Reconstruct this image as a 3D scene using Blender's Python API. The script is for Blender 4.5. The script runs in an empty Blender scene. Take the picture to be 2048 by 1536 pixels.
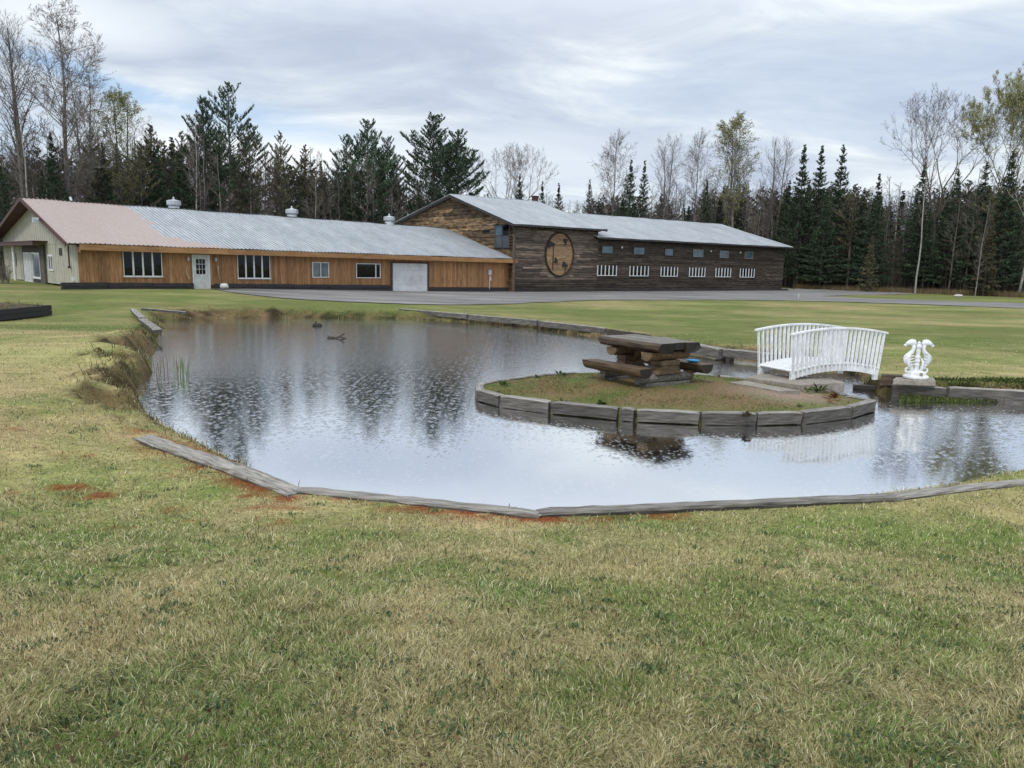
import bpy, math, random
import numpy as np
from mathutils import Vector, Matrix
R = math.radians
random.seed(7); rng = np.random.default_rng(7)
scene = bpy.context.scene; col = scene.collection

# ---------------------------------------------------------------- camera
FPX, PITCH, ROLL, EYE = 1500.0, R(9.02), .021, 2.3
cd = bpy.data.cameras.new('camera'); cam = bpy.data.objects.new('camera', cd); col.objects.link(cam)
cd.sensor_width = 36; cd.lens = 36*FPX/2048; cd.clip_start = .05; cd.clip_end = 3000
CM = Matrix.Rotation(R(90)-PITCH, 3, 'X') @ Matrix.Rotation(ROLL, 3, 'Z')
cam.matrix_world = Matrix.Translation((0, 0, EYE)) @ CM.to_4x4()
scene.camera = cam
scene.render.resolution_x = 1024; scene.render.resolution_y = 768

# ---------------------------------------------------------------- light and exposure
SUN_EL, SUN_AZ = R(52), R(205)
world = bpy.data.worlds.new('World'); scene.world = world; world.use_nodes = True
def build_world():
    nt = world.node_tree; N = nt.nodes; Lk = nt.links; N.clear()
    def nd(t, **k):
        n = N.new(t)
        for a, b in k.items(): setattr(n, a, b)
        return n
    out = nd('ShaderNodeOutputWorld'); bg = nd('ShaderNodeBackground'); bg.inputs[1].default_value = SKY_STR
    sky = nd('ShaderNodeTexSky', sky_type='NISHITA', sun_disc=False); sky.sun_elevation = SUN_EL; sky.sun_rotation = SUN_AZ
    tc = nd('ShaderNodeTexCoord'); sep = nd('ShaderNodeSeparateXYZ'); Lk.new(tc.outputs['Generated'], sep.inputs[0])
    def math_(op, a, b=None, c=None, clamp=False):
        m = nd('ShaderNodeMath', operation=op, use_clamp=clamp)
        for i, v in enumerate((a, b, c)):
            if v is None: continue
            if isinstance(v, (int, float)): m.inputs[i].default_value = v
            else: Lk.new(v, m.inputs[i])
        return m.outputs[0]
    zz = math_('ADD', math_('MAXIMUM', sep.outputs[2], 0.0), .16)
    u = math_('DIVIDE', sep.outputs[0], zz); v = math_('DIVIDE', sep.outputs[1], zz)
    cb = nd('ShaderNodeCombineXYZ'); Lk.new(u, cb.inputs[0]); Lk.new(v, cb.inputs[1])
    def noise(scale, det, rough, loc, sc=(1, 1, 1), dist=0.0):
        mp = nd('ShaderNodeMapping'); mp.inputs['Location'].default_value = loc; mp.inputs['Scale'].default_value = sc
        Lk.new(cb.outputs[0], mp.inputs[0])
        n = nd('ShaderNodeTexNoise'); n.inputs['Scale'].default_value = scale; n.inputs['Detail'].default_value = det
        n.inputs['Roughness'].default_value = rough; n.inputs['Distortion'].default_value = dist
        Lk.new(mp.outputs[0], n.inputs['Vector']); return n.outputs['Fac']
    def ramp(fac, stops):
        r = nd('ShaderNodeValToRGB'); e = r.color_ramp.elements
        while len(e) < len(stops): e.new(.5)
        for el, (p, c) in zip(e, stops): el.position = p; el.color = (*c, 1)
        Lk.new(fac, r.inputs[0]); return r.outputs[0]
    big = noise(.62, 6, .58, (3.1, .6, 0), (.8, 1.0, 1), .6)
    fine = noise(2.3, 9, .62, (1.3, 7.7, 0), (.8, 1.3, 1), .5)
    f = math_('ADD', math_('MULTIPLY', big, .62), math_('MULTIPLY', fine, .38))
    # cloud deck: dark grey-violet bellies to bright white tops
    cl = ramp(f, [(.37, (3.7, 4.3, 5.5)), (.455, (4.7, 5.35, 6.45)), (.52, (5.6, 6.3, 7.1)), (.61, (7.4, 7.95, 8.3))])
    # the upper part of the deck is a little darker than the band near the horizon
    # gaps of blue low on the left
    dotn = nd('ShaderNodeVectorMath', operation='DOT_PRODUCT'); nrm = nd('ShaderNodeVectorMath', operation='NORMALIZE')
    Lk.new(tc.outputs['Generated'], nrm.inputs[0])
    def patch(az, el, waz, wel, tilt=0.0):
        # elliptical window around a direction (azimuth from +Y towards +X)
        at = math_('ARCTAN2', sep.outputs[0], sep.outputs[1]); hl = math_('ARCSINE', sep.outputs[2])
        da = math_('SUBTRACT', at, az); de = math_('SUBTRACT', math_('SUBTRACT', hl, el), math_('MULTIPLY', da, tilt))
        q = math_('ADD', math_('POWER', math_('DIVIDE', math_('ABSOLUTE', da), waz), 2.0), math_('POWER', math_('DIVIDE', math_('ABSOLUTE', de), wel), 2.0))
        q = math_('ADD', q, math_('MULTIPLY', math_('SUBTRACT', fine, .5), 2.6))
        return math_('SUBTRACT', 1.0, math_('MULTIPLY', q, .75), clamp=True)
    g1 = patch(R(-28.5), R(11.2), R(6.0), R(.75), -.22); g2 = patch(R(-19), R(9.4), R(9), R(1.4), -.1); g3 = patch(R(-35), R(7.5), R(6), R(1.3))
    w1 = patch(R(-17), R(7.2), R(12), R(1.9)); w2 = patch(R(-31), R(14.5), R(8), R(2.0)); w3 = patch(R(2), R(8), R(10), R(2.2))
    g4 = patch(R(28), R(12.0), R(22), R(4.0))
    d1 = patch(R(1), R(17.5), R(22), R(5), .15); d2 = patch(R(-22), R(17.5), R(7), R(1.4), -.1)
    def mix(a, b, fac, k=1.0):
        m = nd('ShaderNodeMix', data_type='RGBA'); Lk.new(math_('MULTIPLY', fac, k), m.inputs[0])
        for s, v in ((6, a), (7, b)):
            if isinstance(v, tuple): m.inputs[s].default_value = (*v, 1)
            else: Lk.new(v, m.inputs[s])
        return m.outputs[2]
    c = mix(cl, (4.3, 4.85, 6.1), d1, .6); c = mix(c, (5.0, 5.5, 6.6), d2, .6)
    c = mix(c, (4.9, 5.9, 7.6), g4, .35)
    c = mix(c, (9.0, 9.3, 9.6), w1, .8); c = mix(c, (8.2, 8.7, 9.0), w2, .75); c = mix(c, (7.0, 7.6, 8.3), w3, .6)
    blue = nd('ShaderNodeMix', data_type='RGBA', blend_type='MULTIPLY'); blue.inputs[0].default_value = 1
    Lk.new(sky.outputs[0], blue.inputs[6]); blue.inputs[7].default_value = (.7, 1.0, 1.25, 1)
    bb = mix((3.6, 5.6, 8.2), blue.outputs[2], math_('ADD', 0.0, .35))
    c = mix(c, bb, g1, .7); c = mix(c, bb, g2, .4); c = mix(c, bb, g3, .25)
    hi = math_('MULTIPLY', math_('SUBTRACT', sep.outputs[2], .272), 9.0, clamp=True)
    c = mix(c, (7.9, 8.5, 9.3), hi, .9)
    Lk.new(c, bg.inputs[0]); Lk.new(bg.outputs[0], out.inputs[0])
SKY_STR = .1
build_world()
sd = bpy.data.lights.new('sun', 'SUN'); sun = bpy.data.objects.new('sun', sd); col.objects.link(sun)
sd.energy = 1.4; sd.angle = R(10); sd.color = (1, .97, .92)
dv = Vector((math.sin(SUN_AZ)*math.cos(SUN_EL), math.cos(SUN_AZ)*math.cos(SUN_EL), math.sin(SUN_EL)))
sun.rotation_euler = dv.to_track_quat('Z', 'Y').to_euler()
vs = scene.view_settings; vs.view_transform = 'Standard'; vs.look = 'None'; vs.gamma = 1; vs.use_curve_mapping = False; vs.exposure = 0.3

# ---------------------------------------------------------------- helpers
def ray(px, py): return CM @ Vector(((px-1024)/FPX, -(py-768)/FPX, -1))
def at(px, py, z=0.0):                      # where the sight line meets the level z
    r = ray(px, py); t = (z-EYE)/r.z; return Vector((r.x*t, r.y*t, z))
def atd(px, py, Y):                         # the point of the sight line at distance Y
    r = ray(px, py); t = Y/r.y; return Vector((r.x*t, Y, EYE+r.z*t))
def tag(o, label=None, cat=None, group=None, kind=None):
    if label: o['label'] = label
    if cat: o['category'] = cat
    if group: o['group'] = group
    if kind: o['kind'] = kind
    return o
def empty(name, loc, rz=0.0, label=None, cat=None, group=None):
    o = bpy.data.objects.new(name, None); col.objects.link(o); o.location = loc; o.rotation_euler = (0, 0, rz); o.empty_display_size = .2
    return tag(o, label, cat, group)
class MB:
    def __init__(s): s.v = []; s.f = []; s.m = []; s.t = []; s.tint = 1.0; s.mi = 0
    def add(s, vs, fs):
        b = len(s.v); s.v += [tuple(p) for p in vs]; s.t += [s.tint]*len(vs)
        for f in fs: s.f.append(tuple(b+i for i in f)); s.m.append(s.mi)
    def box(s, c, d, rot=None, jit=0.0):
        x, y, z = d[0]/2, d[1]/2, d[2]/2; P = []
        for sx, sy, sz in ((-1,-1,-1),(1,-1,-1),(1,1,-1),(-1,1,-1),(-1,-1,1),(1,-1,1),(1,1,1),(-1,1,1)):
            p = Vector((sx*x+random.uniform(-jit, jit), sy*y+random.uniform(-jit, jit), sz*z+random.uniform(-jit, jit)))
            if rot is not None: p = rot @ p
            P.append((p.x+c[0], p.y+c[1], p.z+c[2]))
        s.add(P, [(0,3,2,1),(4,5,6,7),(0,1,5,4),(1,2,6,5),(2,3,7,6),(3,0,4,7)]); return s
    def b2(s, a, b, **k):
        return s.box([(a[i]+b[i])/2 for i in range(3)], [abs(b[i]-a[i]) for i in range(3)], **k)
    def bar(s, p, q, w, h, up=(0,0,1)):
        p = Vector(p); q = Vector(q); d = (q-p); L = d.length; d.normalize(); u = Vector(up); sd_ = d.cross(u)
        if sd_.length < 1e-4: sd_ = d.cross(Vector((1,0,0)))
        sd_.normalize(); u = sd_.cross(d); m = Matrix((d, sd_, u)).transposed()
        return s.box((p+q)/2, (L, w, h), rot=m)
    def tube(s, pts, rad, n=6, cap=True, flat=1.0):
        pts = [Vector(p) for p in pts]; V = []; F = []; k = len(pts)
        if isinstance(rad, (int, float)): rad = [rad]*k
        ref = None
        for i, p in enumerate(pts):
            d = (pts[min(i+1, k-1)]-pts[max(i-1, 0)])
            if d.length < 1e-7: d = Vector((0, 0, 1))
            d.normalize()
            if ref is None: ref = Vector((0,1,0)) if abs(d.y) < .8 else Vector((1,0,0))
            a = ref-d*ref.dot(d); a.normalize(); b = d.cross(a); ref = a
            for j in range(n):
                t = 2*math.pi*j/n; V.append(p+(a*math.cos(t)*flat+b*math.sin(t))*rad[i])
        for i in range(k-1):
            for j in range(n):
                j2 = (j+1) % n; F.append((i*n+j, i*n+j2, (i+1)*n+j2, (i+1)*n+j))
        if cap and n > 2: F.append(tuple(range(n-1, -1, -1))); F.append(tuple((k-1)*n+j for j in range(n)))
        s.add(V, F); return s
    def lathe(s, prof, n=16, c=(0,0,0)):
        V = []; F = []
        for r, z in prof:
            for j in range(n):
                t = 2*math.pi*j/n; V.append((c[0]+r*math.cos(t), c[1]+r*math.sin(t), c[2]+z))
        for i in range(len(prof)-1):
            for j in range(n):
                j2 = (j+1) % n; F.append((i*n+j, i*n+j2, (i+1)*n+j2, (i+1)*n+j))
        F.append(tuple(range(n-1, -1, -1))); F.append(tuple((len(prof)-1)*n+j for j in range(n)))
        s.add(V, F); return s
    def prism(s, poly, ax, a, b):
        # polygon in the plane across axis ax, extruded from a to b
        n = len(poly); V = []
        for t in (a, b):
            for p in poly:
                q = list(p); q.insert(ax, t); V.append(q)
        F = [tuple(range(n-1, -1, -1)), tuple(range(n, 2*n))]+[(i, (i+1) % n, n+(i+1) % n, n+i) for i in range(n)]
        s.add(V, F); return s
    def build(s, name, mats, parent=None, loc=None, rz=0.0, smooth=False, fixn=True):
        me = bpy.data.meshes.new(name); me.from_pydata(s.v, [], s.f)
        if not isinstance(mats, (list, tuple)): mats = [mats]
        for m in mats: me.materials.append(m)
        if len(mats) > 1: me.polygons.foreach_set('material_index', s.m)
        ca = me.attributes.new('tint', 'FLOAT', 'POINT'); ca.data.foreach_set('value', s.t)
        if smooth: me.polygons.foreach_set('use_smooth', [True]*len(me.polygons))
        if fixn:
            import bmesh
            bm = bmesh.new(); bm.from_mesh(me); bmesh.ops.recalc_face_normals(bm, faces=bm.faces); bm.to_mesh(me); bm.free()
        me.update()
        o = bpy.data.objects.new(name, me); col.objects.link(o)
        if parent is not None: o.parent = parent
        if loc is not None: o.location = loc
        o.rotation_euler = (0, 0, rz); return o
def bevel(o, w=.01, seg=2):
    m = o.modifiers.new('bevel', 'BEVEL'); m.width = w; m.segments = seg; m.limit_method = 'ANGLE'; return o
def npmesh(name, V, F3, mats, attrs=None, quads=False, smooth=False):
    me = bpy.data.meshes.new(name); k = 4 if quads else 3
    me.vertices.add(len(V)); me.vertices.foreach_set('co', np.asarray(V, np.float32).ravel())
    me.loops.add(len(F3)*k); me.loops.foreach_set('vertex_index', np.asarray(F3, np.int32).ravel())
    me.polygons.add(len(F3)); me.polygons.foreach_set('loop_start', np.arange(0, len(F3)*k, k, dtype=np.int32))
    if smooth: me.polygons.foreach_set('use_smooth', np.ones(len(F3), bool))
    me.update(calc_edges=True)
    for m in (mats if isinstance(mats, list) else [mats]): me.materials.append(m)
    for nme, arr in (attrs or {}).items():
        if arr.ndim == 2:
            a = me.attributes.new(nme, 'FLOAT_COLOR', 'POINT'); a.data.foreach_set('color', np.concatenate([arr, np.ones((len(arr), 1))], 1).astype(np.float32).ravel())
        else:
            a = me.attributes.new(nme, 'FLOAT', 'POINT'); a.data.foreach_set('value', arr.astype(np.float32))
    o = bpy.data.objects.new(name, me); col.objects.link(o); return o

# ---------------------------------------------------------------- materials
def newmat(name):
    m = bpy.data.materials.new(name); m.use_nodes = True; nt = m.node_tree; nt.nodes.clear()
    out = nt.nodes.new('ShaderNodeOutputMaterial'); bs = nt.nodes.new('ShaderNodeBsdfPrincipled'); nt.links.new(bs.outputs[0], out.inputs[0])
    return m, nt, bs
def node(nt, t, **k):
    n = nt.nodes.new(t)
    for a, b in k.items(): setattr(n, a, b)
    return n
def noise_(nt, vec, scale, det=4, rough=.55, sc=(1,1,1), dist=0.0, loc=(0,0,0)):
    mp = node(nt, 'ShaderNodeMapping'); mp.inputs['Scale'].default_value = sc; mp.inputs['Location'].default_value = loc; nt.links.new(vec, mp.inputs[0])
    n = node(nt, 'ShaderNodeTexNoise'); n.inputs['Scale'].default_value = scale; n.inputs['Detail'].default_value = det
    n.inputs['Roughness'].default_value = rough; n.inputs['Distortion'].default_value = dist; nt.links.new(mp.outputs[0], n.inputs['Vector']); return n.outputs['Fac']
def ramp_(nt, fac, stops):
    r = node(nt, 'ShaderNodeValToRGB'); e = r.color_ramp.elements
    while len(e) < len(stops): e.new(.5)
    for el, (p, c) in zip(e, stops): el.position = p; el.color = (*c, 1) if len(c) == 3 else c
    nt.links.new(fac, r.inputs[0]); return r.outputs[0]
def mul_(nt, a, b, mode='MULTIPLY', fac=1.0):
    m = node(nt, 'ShaderNodeMix', data_type='RGBA', blend_type=mode)
    if isinstance(fac, (int, float)): m.inputs[0].default_value = fac
    else: nt.links.new(fac, m.inputs[0])
    for s, v in ((6, a), (7, b)):
        if isinstance(v, tuple): m.inputs[s].default_value = (*v, 1)
        else: nt.links.new(v, m.inputs[s])
    return m.outputs[2]
def M(name, stops, scale=4, sc=(1,1,1), rough=.8, bump=.3, bdist=.01, metal=0, tint=True, spec=.4, det=5, island=0.0, coords='Object', fine=0):
    m, nt, bs = newmat(name); tc = node(nt, 'ShaderNodeTexCoord'); v = tc.outputs[coords]
    f = noise_(nt, v, scale, det, .6, sc)
    c = ramp_(nt, f, [(.3+.4*i/(max(1, len(stops)-1)), s) for i, s in enumerate(stops)])
    if tint:
        a = node(nt, 'ShaderNodeAttribute', attribute_name='tint'); c = mul_(nt, c, a.outputs['Color'])
    f2 = noise_(nt, v, scale*5, 4, .65, sc)
    c = mul_(nt, c, ramp_(nt, f2, [(.25, (.72,)*3), (.75, (1.22,)*3)]))
    if fine:
        f3 = noise_(nt, v, fine, 3, .6, (1, 1, 1)); c = mul_(nt, c, ramp_(nt, f3, [(.3, (.75,)*3), (.7, (1.2,)*3)]))
    if island:
        oi = node(nt, 'ShaderNodeObjectInfo'); c = mul_(nt, c, ramp_(nt, oi.outputs['Random'], [(0, (1-island,)*3), (1, (1+island,)*3)]))
    nt.links.new(c, bs.inputs['Base Color']); bs.inputs['Roughness'].default_value = rough; bs.inputs['Metallic'].default_value = metal
    bs.inputs['Specular IOR Level'].default_value = spec
    if bump:
        b = node(nt, 'ShaderNodeBump'); b.inputs['Strength'].default_value = bump; b.inputs['Distance'].default_value = bdist
        nt.links.new(f2, b.inputs['Height']); nt.links.new(b.outputs[0], bs.inputs['Normal'])
    return m
def ATTR(name, rough=.8, spec=.25, trans=0.0, var=None):
    # colour carried by the vertices (blades and leaves of their own colour)
    m, nt, bs = newmat(name); a = node(nt, 'ShaderNodeAttribute', attribute_name='col'); nt.links.new(a.outputs['Color'], bs.inputs['Base Color'])
    bs.inputs['Roughness'].default_value = rough; bs.inputs['Specular IOR Level'].default_value = spec
    if trans:
        out = [n for n in nt.nodes if n.type == 'OUTPUT_MATERIAL'][0]
        tr = node(nt, 'ShaderNodeBsdfTranslucent'); nt.links.new(a.outputs['Color'], tr.inputs[0]); ms = node(nt, 'ShaderNodeMixShader'); ms.inputs[0].default_value = trans
        nt.links.new(bs.outputs[0], ms.inputs[1]); nt.links.new(tr.outputs[0], ms.inputs[2]); nt.links.new(ms.outputs[0], out.inputs[0])
    return m
mt = {}
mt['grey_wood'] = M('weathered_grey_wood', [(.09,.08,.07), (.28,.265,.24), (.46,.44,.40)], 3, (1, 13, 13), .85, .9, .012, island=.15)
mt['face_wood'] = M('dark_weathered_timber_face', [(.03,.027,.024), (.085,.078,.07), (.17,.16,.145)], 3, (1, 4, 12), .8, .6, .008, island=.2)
mt['wet_wood'] = M('wet_dark_wood', [(.02,.015,.012), (.05,.037,.028), (.10,.08,.06)], 3, (1, 8, 8), .45, .6, .01, island=.1)
mt['brown_log'] = M('brown_log', [(.03,.019,.012), (.085,.055,.032), (.15,.105,.062)], 2.5, (1, 7, 7), .6, .6, .012)
mt['black_end'] = M('wet_black_log_end', [(.008,.007,.006), (.02,.016,.013), (.035,.028,.02)], 8, (1,1,1), .5, .5, .01)
mt['log_block'] = M('cut_log_block', [(.06,.038,.02), (.14,.092,.05), (.21,.15,.085)], 4, (1, 4, 8), .6, .5, .01)
mt['planter_wood'] = M('black_stained_timber', [(.012,.011,.012), (.028,.026,.03), (.05,.045,.05)], 3, (1, 5, 9), .7, .6, .01)
mt['orange_board'] = M('orange_stained_board', [(.22,.105,.042), (.33,.168,.072), (.43,.24,.115)], 2.2, (6, 6, .7), .6, .3, .004)
mt['orange_fascia'] = M('orange_fascia_board', [(.24,.12,.047), (.34,.18,.075), (.40,.235,.11)], 1.5, (1, 6, 6), .6, .3, .004)
mt['cream'] = M('cream_painted_siding', [(.38,.37,.30), (.44,.43,.355), (.49,.475,.40)], 1.2, (2, 2, .5), .7, .15, .003)
mt['white'] = M('white_paint', [(.60,.62,.63), (.74,.755,.77), (.80,.81,.82)], 6, (1,1,.5), .5, .15, .003)
mt['doorwhite'] = M('white_door_paint', [(.55,.56,.56), (.60,.62,.61), (.64,.65,.64)], 1, (1,1,1), .5, .05, .002)
mt['maroon'] = M('maroon_trim', [(.05,.02,.018), (.08,.032,.028), (.11,.05,.04)], 2, (1,5,5), .6, .2, .003)
mt['dark_trim'] = M('dark_trim', [(.02,.02,.022), (.04,.038,.036), (.07,.065,.06)], 2, (1,5,5), .7, .2, .003)
mt['galv'] = M('galvanised_steel', [(.38,.415,.45), (.44,.475,.51), (.50,.535,.57)], .8, (1,.3,.3), .45, .05, .002, metal=.15, spec=.5)
mt['barn_board'] = M('slab_board', [(.03,.023,.019), (.10,.077,.06), (.21,.165,.125)], 2.2, (.7, 4, 9), .8, .8, .02)
mt['gable_board'] = M('golden_slab_board', [(.045,.028,.018), (.23,.15,.08), (.42,.30,.17)], 1.3, (1, .9, 4), .75, .8, .02)
mt['emblem'] = M('honey_plank', [(.17,.105,.055), (.28,.185,.10), (.36,.255,.15)], 2, (1,4,7), .7, .5, .01)
mt['ring'] = M('dark_ring_wood', [(.02,.011,.008), (.04,.022,.014), (.06,.032,.02)], 5, (1,1,1), .7, .3, .01)
mt['black_iron'] = M('black_iron', [(.008,.008,.009), (.014,.013,.013)], 5, (1,1,1), .5, .2, .004, spec=.5)
mt['pale_handle'] = M('pale_wood_handle', [(.42,.32,.18), (.52,.42,.27)], 5, (1,1,1), .6, .1, .002)
mt['concrete'] = M('stained_concrete', [(.20,.18,.15), (.28,.25,.215), (.34,.31,.27)], 3, (1,1,1), .85, .4, .006, fine=40)
mt['soil'] = M('dark_soil', [(.05,.035,.022), (.09,.065,.04), (.15,.11,.065)], 6, (1,1,1), .95, .8, .03, coords='Object')
mt['bark'] = M('grey_bark', [(.05,.043,.037), (.095,.083,.072), (.16,.145,.13)], 3, (3,3,.6), .9, .5, .02, island=.25)
mt['pale_bark'] = M('pale_birch_bark', [(.16,.15,.135), (.33,.32,.30), (.46,.45,.42)], 3, (2,2,1.2), .85, .4, .02)
mt['twig'] = M('grey_brown_twig', [(.10,.083,.073), (.155,.132,.116), (.22,.19,.17)], .6, (1,1,1), .9, 0, island=.3)
mt['palegreybark'] = M('silver_grey_bark', [(.12,.11,.10), (.2,.19,.175), (.30,.28,.26)], 2, (2,2,.8), .9, .4, .02, island=.2)
mt['bud'] = M('yellow_green_bud', [(.22,.23,.08), (.30,.30,.13), (.38,.38,.19)], 1, (1,1,1), .8, 0, island=.15)
mt['pine'] = M('blue_green_needles', [(.022,.045,.024), (.048,.082,.044), (.09,.125,.068)], .55, (1,1,1), .75, 0, island=.25, det=6)
mt['spruce'] = M('dark_green_needles', [(.018,.036,.018), (.036,.06,.03), (.065,.09,.045)], .6, (1,1,1), .8, 0, island=.3, det=6)
mt['rusty'] = M('olive_brown_needles', [(.055,.055,.028), (.10,.092,.05), (.155,.14,.08)], .6, (1,1,1), .8, 0, island=.3, det=6)
mt['yard_stone'] = M('pale_stone', [(.45,.43,.40), (.55,.53,.5), (.62,.6,.58)], 6, (1,1,1), .85, .4, .01)
mt['blue'] = M('blue_plastic', [(.02,.28,.60), (.03,.34,.68)], 4, (1,1,1), .35, 0)
def glass_mat(name, c, rough=.06, spec=.5):
    m, nt, bs = newmat(name); tc = node(nt, 'ShaderNodeTexCoord')
    f = noise_(nt, tc.outputs['Object'], 1.3, 3, .5); nt.links.new(ramp_(nt, f, [(.3, tuple(x*.5 for x in c)), (.7, tuple(x*1.4 for x in c))]), bs.inputs['Base Color'])
    bs.inputs['Roughness'].default_value = rough; bs.inputs['Specular IOR Level'].default_value = spec
    b = node(nt, 'ShaderNodeBump'); b.inputs['Strength'].default_value = .15; b.inputs['Distance'].default_value = .02
    nt.links.new(noise_(nt, tc.outputs['Object'], 2.2, 2, .5), b.inputs['Height']); nt.links.new(b.outputs[0], bs.inputs['Normal'])
    return m
mt['glass'] = glass_mat('dark_window_glass', (.004,.005,.007), .04, .3); mt['blueglass'] = glass_mat('blue_grey_glass', (.07,.12,.155), .15, .8)
mt['curtain'] = glass_mat('curtained_glass', (.16,.20,.21), .1)
mt['door_grey'] = M('blue_grey_door', [(.05,.06,.07), (.09,.105,.12)], 2, (1,1,1), .5, .1, .002)
mt['glossy_white'] = M('white_garage_panel', [(.62,.635,.66), (.66,.675,.70)], .3, (1,1,1), .5, 0, .002)
# roof of the long low building: galvanised with an old pink paint coat on its left end
def roof_mat():
    m = M('painted_and_bare_roof_steel', [(.37,.405,.44), (.44,.475,.51), (.51,.545,.58)], .8, (1,.25,.25), .45, .05, .003, metal=.15, spec=.5)
    nt = m.node_tree; bs = [n for n in nt.nodes if n.type == 'BSDF_PRINCIPLED'][0]
    lk = bs.inputs['Base Color'].links[0]; base = lk.from_socket
    tc = node(nt, 'ShaderNodeTexCoord'); sp = node(nt, 'ShaderNodeSeparateXYZ'); nt.links.new(tc.outputs['Object'], sp.inputs[0])
    n = noise_(nt, tc.outputs['Object'], .9, 5, .6)
    def mm(op, a, b):
        k = node(nt, 'ShaderNodeMath', operation=op)
        for i, v in enumerate((a, b)):
            if isinstance(v, (int, float)): k.inputs[i].default_value = v
            else: nt.links.new(v, k.inputs[i])
        return k.outputs[0]
    st = mm('SNAP', sp.outputs[0], .23)
    # paint edge steps from sheet to sheet and reaches further right along the eave
    low = mm('MULTIPLY', mm('MAXIMUM', mm('SUBTRACT', 1.6, sp.outputs[1]), 0.0), 1.15)
    edge = mm('ADD', mm('ADD', 5.0, low), mm('MULTIPLY', mm('SUBTRACT', n, .5), 2.2))
    k = mm('GREATER_THAN', edge, sp.outputs[0])
    fleck = noise_(nt, tc.outputs['Object'], 9, 4, .7); k2 = mm('MULTIPLY', k, ramp_(nt, fleck, [(.36, (.35,)*3), (.5, (1,)*3)]))
    nt.links.new(mul_(nt, base, (.42,.325,.29), 'MIX', k2), bs.inputs['Base Color'])
    fade = noise_(nt, tc.outputs['Object'], .35, 3, .5)
    # dirty grey patch towards the barn
    g = mm('MULTIPLY', mm('MAXIMUM', mm('DIVIDE', mm('SUBTRACT', sp.outputs[0], 25.5), 6.0), 0.0), .75)
    cur = bs.inputs['Base Color'].links[0].from_socket
    nt.links.new(mul_(nt, cur, (.16,.16,.15), 'MIX', mm('MULTIPLY', g, ramp_(nt, fade, [(.35, (.4,)*3), (.6, (1,)*3)]))), bs.inputs['Base Color'])
    return m
mt['roof1'] = roof_mat()

# ---------------------------------------------------------------- ground shape
def _h(ix, iy, s):
    n = (ix*374761393+iy*668265263+s*982451653) & 0x7fffffff
    n = ((n ^ (n >> 13))*1274126177) & 0x7fffffff; return ((n ^ (n >> 16)) & 0xffff)/65535.0
def vnoise(x, y, s=0):
    x = np.asarray(x, float); y = np.asarray(y, float); ix = np.floor(x).astype(np.int64); iy = np.floor(y).astype(np.int64)
    fx = x-ix; fy = y-iy; fx = fx*fx*(3-2*fx); fy = fy*fy*(3-2*fy)
    a = _h(ix, iy, s); b = _h(ix+1, iy, s); c = _h(ix, iy+1, s); d = _h(ix+1, iy+1, s)
    return (a*(1-fx)+b*fx)*(1-fy)+(c*(1-fx)+d*fx)*fy
def fbm(x, y, o=4, s=0):
    t = 0; a = .5; n = 0
    for i in range(o): t = t+a*vnoise(x*2**i, y*2**i, s+i); n += a; a *= .55
    return t/n
def sm(t): t = np.clip(t, 0, 1); return t*t*(3-2*t)
pond_px = [(330,641), (400,638), (470,636), (600,635), (700,637), (800,637), (880,641), (950,646), (1060,655), (1180,673), (1250,686), (1320,698), (1440,709), (1510,716)]
POND = [at(*p).xy for p in pond_px]+[Vector(p) for p in ((7.6,18.7), (8.0,17.2), (7.5,15.7), (7.05,14.9), (7.1,14.5))]
POND += [at(*p).xy for p in ((1765,787), (1850,792), (1950,797), (2048,802))]+[Vector(p) for p in ((11.5,13.9), (13.5,12.4), (13,10.8), (10.5,9.9), (8,9.2))]
POND += [at(px, py, z).xy for px, py, z in ((2048,928,.22), (1960,944,.24), (1880,958,.25), (1800,968,.26), (1640,981,.28), (1500,987,.28), (1300,996,.28), (1085,1004,.28), (1070,1004,.28), (950,991,.28), (800,977,.29), (700,967,.29), (608,958,.29), (560,942,.28), (490,909,.27), (430,879,.27), (380,853,.26), (320,826,.25), (290,810,.22), (270,798,.15), (268,782,.08), (262,772,.04), (285,757,0), (300,738,0), (286,722,0), (300,706,0), (318,690,0), (312,675,0), (330,662,0), (322,650,0))]
POND = np.array([tuple(p) for p in POND])
ISL_px = [(948,768), (952,779), (998,791), (1098,803), (1237,816), (1397,824.5), (1517,826), (1607,824), (1704,813), (1754,799), (1700,790), (1672,779), (1640,771), (1592,768), (1510,757), (1440,749), (1330,743), (1240,741), (1150,743), (1070,748), (1000,757), (965,763)]
ISL = np.array([tuple(at(*p, .19).xy) for p in ISL_px])
def sdist(x, y, P):
    x = np.asarray(x, float); y = np.asarray(y, float); d2 = np.full(x.shape, 1e9); ins = np.zeros(x.shape, bool); n = len(P)
    for i in range(n):
        ax, ay = P[i]; bx, by = P[(i+1) % n]; ex, ey = bx-ax, by-ay; L = ex*ex+ey*ey+1e-12
        t = np.clip(((x-ax)*ex+(y-ay)*ey)/L, 0, 1); d2 = np.minimum(d2, (x-ax-t*ex)**2+(y-ay-t*ey)**2)
        c = ((ay > y) != (by > y)); xi = ax+(y-ay)/(by-ay+1e-12)*ex; ins ^= c & (x < xi)
    d = np.sqrt(d2); return np.where(ins, -d, d)
def Hbase(x, y):
    h = .25+.36*sm((-x-1)/19)*sm((y-22)/13)+.5*sm((6.2-y)/4.0)+.26*sm((-x-3.6)/3)*sm((24-y)/8)*sm((y-5)/3)
    return h+.10*sm((x-3)/5)*sm((16-y)/5)*sm((y-10)/3)
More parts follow.
